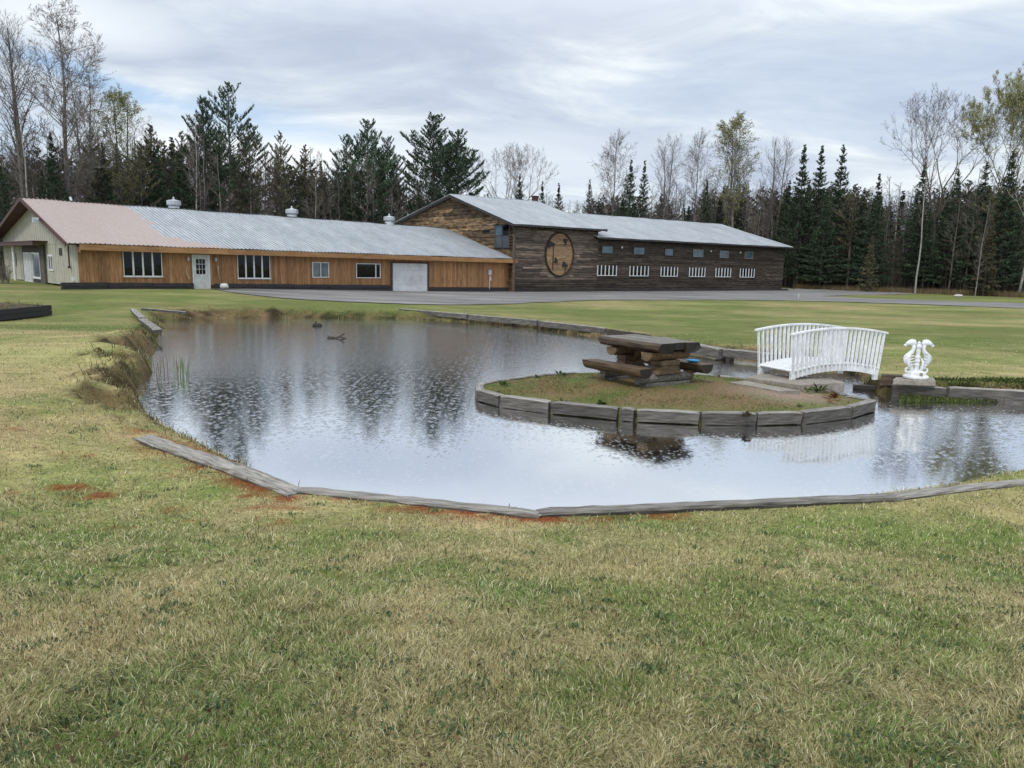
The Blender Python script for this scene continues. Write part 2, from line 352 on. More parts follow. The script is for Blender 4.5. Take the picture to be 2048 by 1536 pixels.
def Hground(x, y):
    x = np.asarray(x, float); y = np.asarray(y, float)
    d = sdist(x, y, POND); h = Hbase(x, y)
    rough = sm((-x-3.6)/2)*sm((22-y)/6)                     # eroded bank on the left
    far = sm((y-18)/6)
    w = .22+.75*far+.55*rough
    nz = fbm(x*1.3, y*1.3, 4, 3)
    hb = h*sm((d+(nz-.5)*1.5*(rough+.4*far))/w+.18)+rough*.42*(fbm(x*2.6, y*2.6, 4, 9)-.45)*sm(d/.2)*sm((1.5-d)/.9)+far*.16*(fbm(x*2.2, y*2.2, 3, 19)-.5)*sm(d/.2)*sm((1.3-d)/.6)
    hb = hb+.03*(fbm(x*.8, y*.8, 3, 21)-.5)+.016*(fbm(x*5, y*5, 2, 5)-.5)*sm((12-y)/4)
    hi = -.05-.5*sm(-d/.6)
    return np.where(d > 0, np.maximum(hb, .02), hi)
def lawncol(x, y):
    x = np.asarray(x, float); y = np.asarray(y, float)
    n1 = fbm(x*.55, y*.55, 4, 31); n2 = fbm(x*2.3, y*2.3, 3, 41); n3 = fbm(x*.16, y*.45, 3, 51)
    g = (n1-.5)*1.7+(n2-.5)*1.6+.45
    def bl(cx, cy, rx, ry, k): return k*np.exp(-((x-cx)/rx)**2-((y-cy)/ry)**2)
    g = g+bl(-2.5, 4.5, 1.3, .8, .55)+bl(2.4, 5.6, 1.2, .5, .5)+bl(1.3, 3.6, 1, .6, .12)+bl(-4.6, 5.2, 1.5, 1, .1)
    g = g-bl(-7.5, 11.5, 4.5, 5, .62)-bl(-1.6, 5.6, 1.4, .7, .2)-bl(0, 2.9, 2.5, .6, .12)
    far = sm((y-14.5)/6)
    gf = .86+1.1*(n3-.5)+.8*(n1-.5)
    gf = gf-bl(9, 24, 6, 2.0, .3)-bl(20, 33, 9, 2, .35)-bl(28, 45, 12, 2.5, .3)-bl(6, 19, 2.2, 2, .5)-bl(11, 21, 3, 1.2, .4)-bl(9.8, 15.3, 2.5, 1.2, .4)
    g = np.clip(g*(1-far)+gf*far, 0, 1)[..., None]
    straw = np.array([.43,.365,.195]); green = np.array([.215,.255,.085]); fgreen = np.array([.150,.180,.058])
    gr = green*(1-far[..., None])+fgreen*far[..., None]
    return straw*(1-g)+gr*g
TIM = [((284,866), (595,972), .33), ((585,972), (1082,1021), .30), ((1076,1021), (1800,990), .29), ((1788,976), (2110,938), .36)]
TIMW = [(at(*a, z), at(*b, z)) for a, b, z in TIM]
def litter(x, y):
    # rust coloured needle litter lying against the near sleepers
    l = np.zeros(np.shape(x))
    for (a, b), k in zip(TIMW[:3], (1.0, 1.0, .75)):
        ex, ey = b.x-a.x, b.y-a.y; L2 = ex*ex+ey*ey; t = ((x-a.x)*ex+(y-a.y)*ey)/L2; tt = np.clip(t, 0, 1)
        if k < 1: tt = np.clip(t, 0, .35)
        d = np.hypot(x-a.x-tt*ex, y-a.y-tt*ey)
        l = np.maximum(l, k*sm((.42-d)/.34)*sm((fbm(x*5.5, y*5.5, 4, 77)-.40)/.2))
    for cx, cy, r in ((-3.95,6.45,.3), (-3.6,6.25,.25), (-4.2,6.2,.18), (-3.75,6.0,.14), (-2.7,5.85,.2), (-2.45,5.65,.15), (-2.9,5.35,.16), (-1.95,5.95,.28), (-1.85,5.6,.18), (-5.6,7.8,.45), (-6.0,7.5,.3), (-3.6,7.7,.3), (-4.4,7.4,.2), (-3.3,6.9,.15), (-4.9,6.8,.2), (-2.3,6.3,.2)):
        l = np.maximum(l, .95*sm((r*1.3-np.hypot(x-cx, (y-cy)*1.5))/r*.9)*sm((fbm(x*7, y*7, 4, 87)-.46)/.2))
    return l

def build_ground():
    def steps(segs):
        r = [segs[0][0]]
        for a, b, s0, s1 in segs:
            p = a; 
            while p < b-1e-6:
                t = (p-a)/(b-a); p += s0+(s1-s0)*t; r.append(min(p, b))
        return np.array(sorted(set(np.round(r, 4))))
    ys = steps([(-6, 1.6, .8, .3), (1.6, 9, .07, .09), (9, 20, .1, .16), (20, 34, .18, .22), (34, 110, .5, 4), (110, 900, 8, 120)])
    xs = steps([(-800, -60, 150, 12), (-60, -18, 6, .5), (-18, -7, .35, .14), (-7, 9, .1, .1), (9, 15, .15, .4), (15, 60, .6, 5), (60, 800, 10, 150)])
    X, Y = np.meshgrid(xs, ys); Z = Hground(X, Y)
    V = np.stack([X, Y, Z], -1).reshape(-1, 3); ny, nx = X.shape
    i = np.arange(ny-1)[:, None]*nx+np.arange(nx-1)[None]; F = np.stack([i, i+1, i+nx+1, i+nx], -1).reshape(-1, 4)
    c = lawncol(X, Y); l = litter(X, Y)[..., None]; c = c*(1-l)+np.array([.24,.07,.028])*l
    d = sdist(X, Y, POND); gy, gx = np.gradient(Z, ys, xs); slope = np.hypot(gx, gy); mud = (np.maximum(sm((.8-Z/Hbase(X, Y))/.3)*.75, sm((slope-.28)/.35))*sm((Y-6.9)/1.0)*(Y < 36))[..., None]; n = fbm(X*3, Y*3, 3, 61)[..., None]
    n = sm((n-.35)/.3); mc = np.array([.03,.020,.013])*(1-n)+np.array([.16,.115,.065])*n; mc = mc*(1-sm((Y-24)/3)[..., None]*.0); c = c*(1-mud*.92)+mc*mud*.92
    # forest floor
    def edge(px): return np.interp(px, [-50,100,400,744,900,1200,1450,1580,1700,1900,2100], [56,60,66,76,80,95,104,88,83,75,70])
    pxx = 1024+1500*X/np.maximum(Y, 5); fo = (sm((Y-edge(pxx)+1)/2.5))[..., None]; c = c*(1-fo)+np.array([.075,.058,.038])*fo
    m, nt, bs = newmat('lawn_and_earth'); a = node(nt, 'ShaderNodeAttribute', attribute_name='col'); g = node(nt, 'ShaderNodeNewGeometry'); pos = g.outputs['Position']
    cc = mul_(nt, a.outputs['Color'], ramp_(nt, noise_(nt, pos, 26, 5, .7), [(.28, (.5,)*3), (.72, (1.35,)*3)]))
    cc = mul_(nt, cc, ramp_(nt, noise_(nt, pos, 1.7, 5, .65, (.5, 1, 1)), [(.3, (.8, .82, .76)), (.7, (1.15, 1.12, 1.1))]))
    cc = mul_(nt, cc, ramp_(nt, noise_(nt, pos, 5, 5, .7, (.35, 1, 1)), [(.3, (.78,)*3), (.7, (1.22,)*3)]))
    hue = ramp_(nt, noise_(nt, pos, .33, 4, .6, (.4, 1, 1)), [(.35, (.9, 1.02, .82)), (.65, (1.12, .98, 1.08))]); cc = mul_(nt, cc, hue)
    nt.links.new(cc, bs.inputs['Base Color']); bs.inputs['Roughness'].default_value = .95; bs.inputs['Specular IOR Level'].default_value = .15
    b = node(nt, 'ShaderNodeBump'); b.inputs['Strength'].default_value = .8; b.inputs['Distance'].default_value = .03
    nt.links.new(noise_(nt, pos, 30, 4, .7), b.inputs['Height']); nt.links.new(b.outputs[0], bs.inputs['Normal'])
    o = npmesh('ground', V, F, m, {'col': c.reshape(-1, 3)}, quads=True, smooth=True); tag(o, kind='structure')
build_ground()

# water
def build_water():
    m, nt, bs = newmat('rain_dimpled_pond_water'); g = node(nt, 'ShaderNodeNewGeometry'); pos = g.outputs['Position']
    out = [n for n in nt.nodes if n.type == 'OUTPUT_MATERIAL'][0]
    sp = node(nt, 'ShaderNodeSeparateXYZ'); nt.links.new(pos, sp.inputs[0])
    def mm(op, a, b=None, clamp=False):
        k = node(nt, 'ShaderNodeMath', operation=op, use_clamp=clamp)
        for i, v in enumerate((a, b)):
            if v is None: continue
            if isinstance(v, (int, float)): k.inputs[i].default_value = v
            else: nt.links.new(v, k.inputs[i])
        return k.outputs[0]
    def rings(scale, loc, width):
        mp = node(nt, 'ShaderNodeMapping'); mp.inputs['Location'].default_value = loc; nt.links.new(pos, mp.inputs[0])
        v = node(nt, 'ShaderNodeTexVoronoi', feature='F1', voronoi_dimensions='2D'); v.inputs['Scale'].default_value = scale; nt.links.new(mp.outputs[0], v.inputs['Vector'])
        d = v.outputs['Distance']; sc = node(nt, 'ShaderNodeSeparateColor'); nt.links.new(v.outputs['Color'], sc.inputs[0])
        live = mm('GREATER_THAN', sc.outputs[0], .45)
        w = mm('MULTIPLY', mm('SINE', mm('MULTIPLY', d, width)), mm('POWER', mm('SUBTRACT', 1.0, mm('MULTIPLY', d, 2.2), True), 1.5))
        return mm('MULTIPLY', w, live)
    r1 = rings(5.5, (0,0,0), 24); r2 = rings(9, (3.3,1.7,0), 20); r3 = rings(14, (7.3,4.1,0), 16)
    near = mm('ADD', .22, mm('DIVIDE', mm('SUBTRACT', sp.outputs[1], 8.2), 3.0, True))
    h = mm('MULTIPLY', mm('ADD', mm('ADD', mm('MULTIPLY', r1, .0042), mm('MULTIPLY', r2, .0030)), mm('MULTIPLY', r3, .0020)), near)
    wind = mm('ADD', .10, mm('MULTIPLY', mm('DIVIDE', mm('SUBTRACT', sp.outputs[1], 9.0), 11.0, True), 1.2))
    n1 = noise_(nt, pos, 5.0, 4, .6, (.8, 1.6, 1)); n2 = noise_(nt, pos, 17, 3, .6, (.8, 1.4, 1))
    h = mm('ADD', h, mm('MULTIPLY', mm('ADD', mm('MULTIPLY', n1, .012), mm('MULTIPLY', n2, .006)), wind))
    b = node(nt, 'ShaderNodeBump'); b.inputs['Strength'].default_value = .24; b.inputs['Distance'].default_value = 1.0
    nt.links.new(h, b.inputs['Height'])
    bs.inputs['Base Color'].default_value = (.055,.058,.05,1); bs.inputs['Roughness'].default_value = .6; bs.inputs['Specular IOR Level'].default_value = 0
    gl = node(nt, 'ShaderNodeBsdfGlossy'); gl.inputs['Roughness'].default_value = .045; gl.inputs['Color'].default_value = (.98,.99,1,1); nt.links.new(b.outputs[0], gl.inputs['Normal'])
    fr = node(nt, 'ShaderNodeFresnel'); fr.inputs['IOR'].default_value = 2.2; nt.links.new(b.outputs[0], fr.inputs['Normal'])
    fac = mm('ADD', .86, mm('MULTIPLY', fr.outputs[0], .14)); ms = node(nt, 'ShaderNodeMixShader'); nt.links.new(fac, ms.inputs[0])
    nt.links.new(bs.outputs[0], ms.inputs[1]); nt.links.new(gl.outputs[0], ms.inputs[2]); nt.links.new(ms.outputs[0], out.inputs[0])
    V = [(-16,6.0,0), (14.5,6.0,0), (14.5,33,0), (-16,33,0)]
    mb = MB(); mb.add(V, [(0,1,2,3)]); o = mb.build('pond_water', m, fixn=False); tag(o, kind='structure')
build_water()

# gravel yard and drive
def build_gravel():
    m = M('damp_gravel', [(.11,.105,.10), (.19,.183,.178), (.29,.28,.27)], .5, (.25,1.2,1), .8, .5, .02, tint=False, coords='Object', fine=14)
    near = [(425,589.5), (480,598), (560,604), (650,607), (760,609), (900,610), (1000,608), (1100,604), (1180,600), (1300,599.5), (1450,599.5), (1580,601), (1646,602), (1760,606), (1900,611), (2048,616), (2140,619)]
    far = [(425,584), (480,582), (560,581.5), (650,581), (760,581), (900,580), (1000,579.5), (1100,578), (1180,577), (1300,576), (1450,575.5), (1580,577), (1646,592.5), (1760,597), (1900,602), (2048,606), (2140,609)]
    def strip(n_, f_, sub, name):
        rows = 8; V = []; F = []; P = []
        for i in range(len(n_)-1):
            for k in range(sub):
                t = k/sub; P.append((tuple(n_[i][j]*(1-t)+n_[i+1][j]*t for j in (0,1)), tuple(f_[i][j]*(1-t)+f_[i+1][j]*t for j in (0,1))))
        P.append((n_[-1], f_[-1]))
        for i, (a, b) in enumerate(P):
            pa = at(a[0], a[1]+random.uniform(-.35,.35), .28); pb = at(b[0], b[1]+(0 if b[0] < 1590 else random.uniform(-.3,.3)), .28)
            for r in range(rows+1):
                q = pa.lerp(pb, r/rows); V.append([q.x, q.y, 0])
        V = np.array(V); V[:, 2] = Hground(V[:, 0], V[:, 1])+.03
        nn = rows+1
        for i in range(len(P)-1):
            for r in range(rows): F.append((i*nn+r, (i+1)*nn+r, (i+1)*nn+r+1, i*nn+r+1))
        o = npmesh(name, V, F, m, {'tint': np.ones(len(V))}, quads=True, smooth=True); tag(o, kind='structure')
    strip(near, far, 5, 'gravel_road')
    strip([(1590,594), (1646,592), (1700,590), (1750,589.5), (1800,588.5), (1830,587.2)], [(1590,577), (1646,579), (1700,581), (1750,583.5), (1800,585.2), (1830,586)], 4, 'gravel_turnoff')
build_gravel()

# ---------------------------------------------------------------- island
def build_island():
    n = len(ISL); c = ISL.mean(0); rings_ = 14; V = []; cl = []
    P = []
    for i in range(n):
        for k in range(5): t = k/5; P.append(ISL[i]*(1-t)+ISL[(i+1) % n]*t)
    P = np.array(P)*1.0; P = c+(P-c)*.985; n = len(P)
    for r in range(rings_+1):
        f = r/rings_; q = c+(P-c)*(1-f); V.append(q)
    V2 = np.concatenate(V); f = np.repeat(np.arange(rings_+1)/rings_, n)
    Z = .165+.11*sm(f/.55)+.035*(fbm(V2[:, 0]*2.3, V2[:, 1]*2.3, 3, 5)-.5)*np.minimum(1, f*6)
    Vt = np.column_stack([V2, Z]); low = np.column_stack([P, np.full(n, -.5)]); Vt = np.concatenate([Vt, low])
    F = []
    for r in range(rings_):
        for i in range(n): j = (i+1) % n; F.append((r*n+i, r*n+j, (r+1)*n+j, (r+1)*n+i))
    b = (rings_+1)*n
    for i in range(n): j = (i+1) % n; F.append((b+i, b+j, j, i))
    x, y = Vt[:, 0], Vt[:, 1]
    g = islcol(x, y)
    o = npmesh('island_ground', Vt, F, mt['isl'], {'col': g}, quads=True, smooth=True); tag(o, kind='structure')
def islcol(x, y):
    n = fbm(x*1.7, y*1.7, 4, 91)[..., None]; n2 = fbm(x*.9+5, y*.9, 3, 97)[..., None]
    gr = np.array([.12,.15,.045]); br = np.array([.19,.14,.07]); pk = np.array([.34,.25,.20])
    c = gr*(1-sm((n-.40)/.2))+br*sm((n-.40)/.2)
    k = np.exp(-((x-4.7)/.9)**2-((y-12.5)/.6)**2)[..., None]*.95; c = c*(1-k)+pk*k
    k = np.exp(-((x-1.6)/1.2)**2-((y-12.6)/.45)**2)[..., None]*.6; c = c*(1-k)+np.array([.19,.13,.055])*k
    e = sm((.6+sdist(x, y, ISL))/.5)[..., None]; return c*(1-e*.6)+np.array([.13,.165,.045])*e*.6
def Hisl(x, y):
    d = -sdist(x, y, ISL); return .165+.11*sm(d/1.1)
def attr_ground(name):
    m, nt, bs = newmat(name); a = node(nt, 'ShaderNodeAttribute', attribute_name='col'); g = node(nt, 'ShaderNodeNewGeometry'); pos = g.outputs['Position']
    cc = mul_(nt, a.outputs['Color'], ramp_(nt, noise_(nt, pos, 22, 5, .7), [(.28, (.45,)*3), (.72, (1.4,)*3)]))
    nt.links.new(cc, bs.inputs['Base Color']); bs.inputs['Roughness'].default_value = .95; bs.inputs['Specular IOR Level'].default_value = .15
    b = node(nt, 'ShaderNodeBump'); b.inputs['Strength'].default_value = .8; b.inputs['Distance'].default_value = .04
    nt.links.new(noise_(nt, pos, 20, 4, .7), b.inputs['Height']); nt.links.new(b.outputs[0], bs.inputs['Normal']); return m
mt['isl'] = attr_ground('mossy_island_earth'); build_island()

# ---------------------------------------------------------------- timbers
def timber(a, b, w, h, label, name='landscape_timber', cat='timber', group=None, mat='grey_wood', rough=.006, wave=0.0, sag=0.0, split=True):
    # an old sleeper from a to b (top centre line), w wide, h deep
    a = Vector(a); b = Vector(b); d = b-a; L = d.length; n = max(3, int(L/.12)); mb = MB(); V = []; F = []
    prof = [(-.5,-1), (-.5,-.07), (-.455,0), (-.14,.0), (.1,-.0), (.455,0), (.5,-.07), (.5,-1)]
    k = len(prof); offs = [random.uniform(-1,1) for _ in range(k)]
    ph = random.uniform(0, 9)
    for i in range(n+1):
        t = i/n; x = t*L
        er = .012 if i in (0, n) else 0
        for j, (py, pz) in enumerate(prof):
            q = random.uniform(-rough, rough)
            V.append((x+(random.uniform(-er*2, er*2)), py*w*(1-er*3)+q+wave*math.sin(x*1.7+ph), pz*h-er+random.uniform(-rough, rough)*.7-sag*math.sin(t*math.pi)+(offs[j]*.006 if pz == 0 else 0)))
    for i in range(n):
        for j in range(k): j2 = (j+1) % k; F.append((i*k+j, i*k+j2, (i+1)*k+j2, (i+1)*k+j))
    F.append(tuple(range(k-1, -1, -1))); F.append(tuple(n*k+j for j in range(k)))
    mb.tint = random.uniform(.85, 1.15); mb.add(V, F)
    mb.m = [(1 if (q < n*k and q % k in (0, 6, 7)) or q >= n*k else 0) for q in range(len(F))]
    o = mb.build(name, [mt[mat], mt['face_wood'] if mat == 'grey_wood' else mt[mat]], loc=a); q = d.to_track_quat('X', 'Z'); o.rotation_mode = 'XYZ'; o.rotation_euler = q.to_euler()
    return tag(o, label, cat, group)
G1 = 'weathered sleepers edging the near shore'
labs = ['wide splintered grey sleeper slanting down the near left shore with rust litter beside it',
        'grey sleeper running from the slanting one to the corner joint of the near shore',
        'long grey sleeper along the near shore right of the corner joint',
        'cracked dark-edged sleeper rising to the right frame edge, lapped over the long one']
for i, (a, b) in enumerate(TIMW):
    za = float(Hground(a.x, a.y-.12)); zb = float(Hground(b.x, b.y-.12))
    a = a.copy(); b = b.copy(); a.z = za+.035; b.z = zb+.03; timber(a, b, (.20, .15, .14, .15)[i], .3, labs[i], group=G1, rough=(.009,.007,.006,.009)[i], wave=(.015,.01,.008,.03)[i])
# ring of timbers round the island
isl_front = [(952,779), (998,791), (1100,803.5), (1238,816), (1272,819), (1403,824.5), (1516,826), (1608,824), (1706,813), (1754,800)]
nm = ['short squared', 'second', 'third', 'fourth, longest', 'stubby dark-faced', 'fifth broad wet-faced', 'sixth', 'seventh', 'eighth', 'tip']
lab_f = ['short pale timber at the left tip of the island front edge', 'timber second from left on the island front edge, between two dark gaps', 'long pale timber third from left on the island front edge, left of the stubby one',
         'stubby wet timber wedged below the picnic table on the island front edge', 'long dark-streaked timber on the island front edge right of the stubby one', 'grey timber near the lowest point of the island front edge',
         'timber with a black joint at each end below the reddish soil of the island', 'pale dry timber under the bridge reflection on the island front edge', 'pale block timber forming the pointed right tip of the island']
G2 = 'squared timbers ringing the island'
for i in range(len(isl_front)-1):
    a = at(*isl_front[i], .2); b = at(*isl_front[i+1], .2); d = (b-a).normalized(); nrm = Vector((-d.y, d.x, 0)); g = .026
    a2 = a+d*g+nrm*.07; b2 = b-d*g+nrm*.07
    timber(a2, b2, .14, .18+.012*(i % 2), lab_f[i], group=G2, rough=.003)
back = [(1754,799), (1698,789), (1674,779)], [(1500,757), (1432,749)], [(1428,748), (1330,743.5)], [(1150,743), (1070,748.5)], [(1068,748.5), (1002,757), (965,763)], [(963,763), (950,769), (953,780)]
lb = ['pale timber on the far side of the island right tip', 'pale timber between picnic bench and bridge slab', 'timber on the island far edge hidden behind the picnic bench', 'dark timber on the island far edge left of the bench',
      'weathered timber curving along the island far left edge', 'short upright-ended timber at the left tip of the island']
for seg, lbl in zip(back, lb):
    for k in range(len(seg)-1):
        a = at(*seg[k], .2); b = at(*seg[k+1], .2); d = (b-a).normalized(); nrm = Vector((-d.y, d.x, 0))
        l2 = lbl if k == 0 else {'pale timber on the far side of the island right tip': 'second pale timber behind the island right tip, nearer the bridge slab',
            'weathered timber curving along the island far left edge': 'short timber left of the curve on the island far left edge',
            'short upright-ended timber at the left tip of the island': 'small end block where the island left tip turns to the front'}[lbl]
        timber(a+d*.015+nrm*.07, b-d*.015+nrm*.07, .14, .18, l2, group=G2, rough=.003)
# far shore
G3 = 'old timbers along the far shore'
for pa, pb, w, h, l, za, zb, mtl in [
    ((800,617), (935,628), .14, .2, 'thin pale timber edging the far shore left of the garage view', .34, .33, 'grey_wood'),
    ((938,628.5), (1075,640), .14, .2, 'pale timber in the middle of the far shore edging', .33, .32, 'grey_wood'),
    ((1080,641), (1212,656), .14, .2, 'pale timber of the far shore ending above the picnic table', .32, .3, 'grey_wood'),
    ((1216,658), (1300,669), .12, .2, 'dark mossy timber between pale timber and slumped log', .3, .29, 'wet_wood'),
    ((1322,674), (1445,697), .26, .26, 'thick pale slumped log on the far bank behind the picnic table', .34, .3, 'grey_wood'),
    ((1440,694), (1462,706), .2, .3, 'short rotten black stump end beside the slumped log', .27, .2, 'wet_wood'),
    ((1450,697), (1545,707), .2, .2, 'squared brown timber running behind the left bridge railing', .3, .3, 'grey_wood'),
    ((1545,707), (1750,722), .2, .2, 'dark timber on the channel bank seen through the bridge railing', .3, .3, 'wet_wood'),
    ((265,617), (284,634), .2, .08, 'upper short grey plank on the grass corner at the far left shore', .5, .42, 'grey_wood'),
    ((284,636), (315,659), .24, .08, 'lower broad grey plank sliding toward the water at the far left', .42, .33, 'grey_wood'),
    ((285,616), (372,623), .14, .08, 'long thin board lying on the bank at the far left corner', .48, .44, 'grey_wood')]:
    timber(at(*pa, za), at(*pb, zb), w, h, l, group=G3, mat=mtl, rough=.008, wave=.01, name='bank_timber')
G4 = 'timbers retaining the right bank'
timber(at(1762,748,.36), at(1822,752,.36), .18, .2, 'brown timber end lying between bridge and statue slab', group=G4, name='bank_timber', mat='brown_log')
timber(at(1786,767,.22), at(1892,774,.22), .16, .24, 'grey timber in front of the statue slab at the water', group=G4, name='bank_timber')
timber(at(1896,773,.24), at(2110,783,.24), .16, .26, 'long pale timber along the right bank above the mossy edge', group=G4, name='bank_timber')
timber(at(1706,768,.1), at(1790,774,.1), .14, .16, 'dark wet timber below the right end of the bridge', group=G4, name='bank_timber', mat='wet_wood')

# ---------------------------------------------------------------- bridge
def build_bridge():
    a = at(1580,759,.34); L = 2.12; W = .86; rz = R(22)
    t = empty('garden_bridge', a, rz, 'white arched wooden footbridge with slatted railings linking island and right bank', 'bridge')
    def arc(u, z0, rise): return z0+rise*(1-((u-L/2)/(L/2))**2)
    w = mt['white']
    nb = 22
    for side, y0 in ((0, 0.0), (1, W)):
        rl = MB(); N = 16; rows = []
        sgn = -1 if side == 0 else 1
        for j in range(N):
            u0 = -.1+(L+.2)*j/N; u1 = -.1+(L+.2)*(j+1)/N
            rl.bar((u0, y0+sgn*.05, arc(u0, .84, .09)), (u1, y0+sgn*.05, arc(u1, .84, .09)), .075, .035)
        top = rl.build('railing', w, t)
        bm_ = MB()
        for j in range(N):
            u0 = L*j/N; u1 = L*(j+1)/N
            bm_.bar((u0, y0, arc(u0, .06, .13)), (u1, y0, arc(u1, .06, .13)), .04, .13)
        bm_.build('arch_beam', w, t)
        for j in range(nb):
            u = .04+(L-.08)*j/(nb-1); uo = u+(u-L/2)*.07
            b = MB(); b.bar((u, y0+sgn*.03, arc(u, -.0, .13)), (uo, y0+sgn*.05, arc(u, .83, .09)), .032, .042, up=(0,1,0)); b.build('baluster', w, top)
        for u in (.05, L-.05):
            f = MB(); f.box((u, y0, .0), (.09, .07, .16)); f.build('foot', w, t)
    npk = 18
    for j in range(npk):
        u = .01+(L-.02)*(j+.5)/npk; s = (arc(u+.05, .13, .13)-arc(u-.05, .13, .13))/.1
        d = MB(); d.box((0, 0, 0), (L/npk-.012, W+.1, .022), rot=Matrix.Rotation(-math.atan(s), 3, 'Y')); o = d.build('deck_plank', w, t); o.location = (u, W/2, arc(u, .14, .13))
    for o in t.children: bevel(o, .004, 1)
build_bridge()
sl = MB(); sl.prism([(p.x, p.y) for p in (at(1493,755,.33), at(1600,770,.33), at(1690,765,.33), at(1660,757,.33), at(1520,748,.33))], 2, .05, .335)
tag(bevel(sl.build('bridge_slab', mt['concrete']), .012), 'brown concrete slab under the left end of the white bridge', 'slab')
pk = MB(); pk.prism([(p.x, p.y) for p in (at(1458,765,.285), at(1560,783,.285), at(1600,782,.285), at(1490,762,.285))], 2, .18, .292)
tag(pk.build('step_board', mt['concrete']), 'flat brown board on the soil in front of the bridge slab', 'board')
ss = MB(); ss.prism([(p.x, p.y) for p in (at(1786,760,.32), at(1872,764,.32), at(1868,752,.36), at(1795,749,.36))], 2, .235, .335)
tag(bevel(ss.build('statue_slab', mt['concrete']), .012), 'mossy grey slab carrying the white seahorse statue', 'slab')

# ---------------------------------------------------------------- statue
def build_statue():
    t = empty('seahorse_statue', at(1831,756,.345), R(-4), 'white painted statue of two seahorses around a centre post', 'statue'); w = mt['white']
    b = MB(); b.lathe([(.215,0), (.22,.03), (.20,.055), (.17,.065), (.165,.11), (.13,.125), (.06,.15)], 20); b.build('base', w, t, smooth=False)
    c = MB(); c.lathe([(.045,.13), (.035,.2), (.05,.24), (.035,.27), (.055,.31), (.04,.34), (.055,.38), (.035,.42), (.04,.5), (.028,.52), (.045,.55), (.055,.575), (.045,.6), (.022,.62), (.03,.635), (.012,.66), (.0,.675)], 12)
    c.build('centre_post', w, t)
    m = MB(); m.tube([(.02,-.19,.09), (.0,-.2,.09)], [.03,.03], 10); m.build('medallion', mt['concrete'], t)
    for sg in (-1, 1):
        s = MB()
        body = [(.095,.60), (.085,.545), (.10,.49), (.14,.445), (.17,.38), (.165,.31), (.135,.245), (.10,.19), (.08,.14), (.10,.10), (.15,.09), (.19,.12), (.195,.165), (.165,.185), (.145,.16)]
        rad = [.04,.034,.034,.042,.05,.05,.044,.038,.034,.03,.026,.022,.018,.015,.012]
        s.tube([(sg*x, 0, z) for x, z in body], rad, 10)
        s.tube([(sg*.06,0,.60), (sg*.10,0,.64), (sg*.16,0,.645), (sg*.20,0,.625), (sg*.235,0,.60)], [.035,.055,.05,.034,.026], 10)   # head and snout
        s.tube([(sg*.235,0,.60), (sg*.25,0,.575)], [.026,.03], 8)
        for k in range(6):                                                     # crest
            a = R(200-k*28); s.tube([(sg*(.115+.02*math.cos(a)),0,.64+.02*math.sin(a)), (sg*(.115-.075*math.cos(a)*-1),0,.64+.07*math.sin(a))], [.014,.004], 5)
        for k in range(13):                                                    # ribbed back fin
            a = R(-70+k*11.5); c0 = (sg*.16, .345); r = .105+.012*(k % 2)
            s.tube([(sg*.14+sg*.05*math.cos(a),0,.345+.05*math.sin(a)), (sg*(.14+r*math.cos(a)*.95),0,.345+r*math.sin(a))], [.014,.009], 6, flat=.7)
        fan = [(sg*(.14+.05*math.cos(R(-70+k*11.5))), .345+.05*math.sin(R(-70+k*11.5))) for k in range(13)]+[(sg*(.14+.112*math.cos(R(-70+k*11.5))), .345+.118*math.sin(R(-70+k*11.5))) for k in range(12, -1, -1)]
        s.prism(fan, 1, -.012, .012)
        for k in range(5): s.tube([(sg*(.10-.01*k),-.045,.46-.05*k), (sg*(.155),-.075,.44-.05*k)], [.012,.01], 5)
        s.build('seahorse', w, t, smooth=True)
    f = MB(); f.tube([(.05,-.04,.36), (.075,-.06,.3), (.07,-.06,.2), (.05,-.05,.12)], [.012,.02,.018,.02], 8); f.build('tail_fold', w, t, smooth=True)
    t.scale = (1.02, 1, 1.05)
build_statue()

# ---------------------------------------------------------------- picnic table
def halflog(mb, L, W, H, c, ax='x', taper=.0, seg=9, endmi=1, wob=.01, mainmi=0):
    V = []; n = 7; F = []; k = seg+2
    for i in range(n+1):
        t = i/n; x = (t-.5)*L; q = 1+random.uniform(-.04,.04)
        for j in range(seg+2):
            a = math.pi*j/(seg+1); yy = -math.cos(a)*W/2*q; zz = -(math.sin(a)**.75)*H*(1-.03*random.random())
            if j in (0, seg+1): zz = -.004*random.random()
            p = (x, yy+wob*random.uniform(-1,1)*.4, zz)
            V.append((p[0]+c[0], p[1]+c[1], p[2]+c[2]) if ax == 'x' else (p[1]+c[0], p[0]+c[1], p[2]+c[2]))
    for i in range(n):
        for j in range(k): j2 = (j+1) % k; F.append((i*k+j, i*k+j2, (i+1)*k+j2, (i+1)*k+j))
    mb.mi = mainmi; mb.add(V, F); mb.mi = endmi
    b = len(mb.v)-len(V); mb.f.append(tuple(b+j for j in range(k-1, -1, -1))); mb.m.append(endmi); mb.f.append(tuple(b+n*k+j for j in range(k))); mb.m.append(endmi); mb.mi = 0
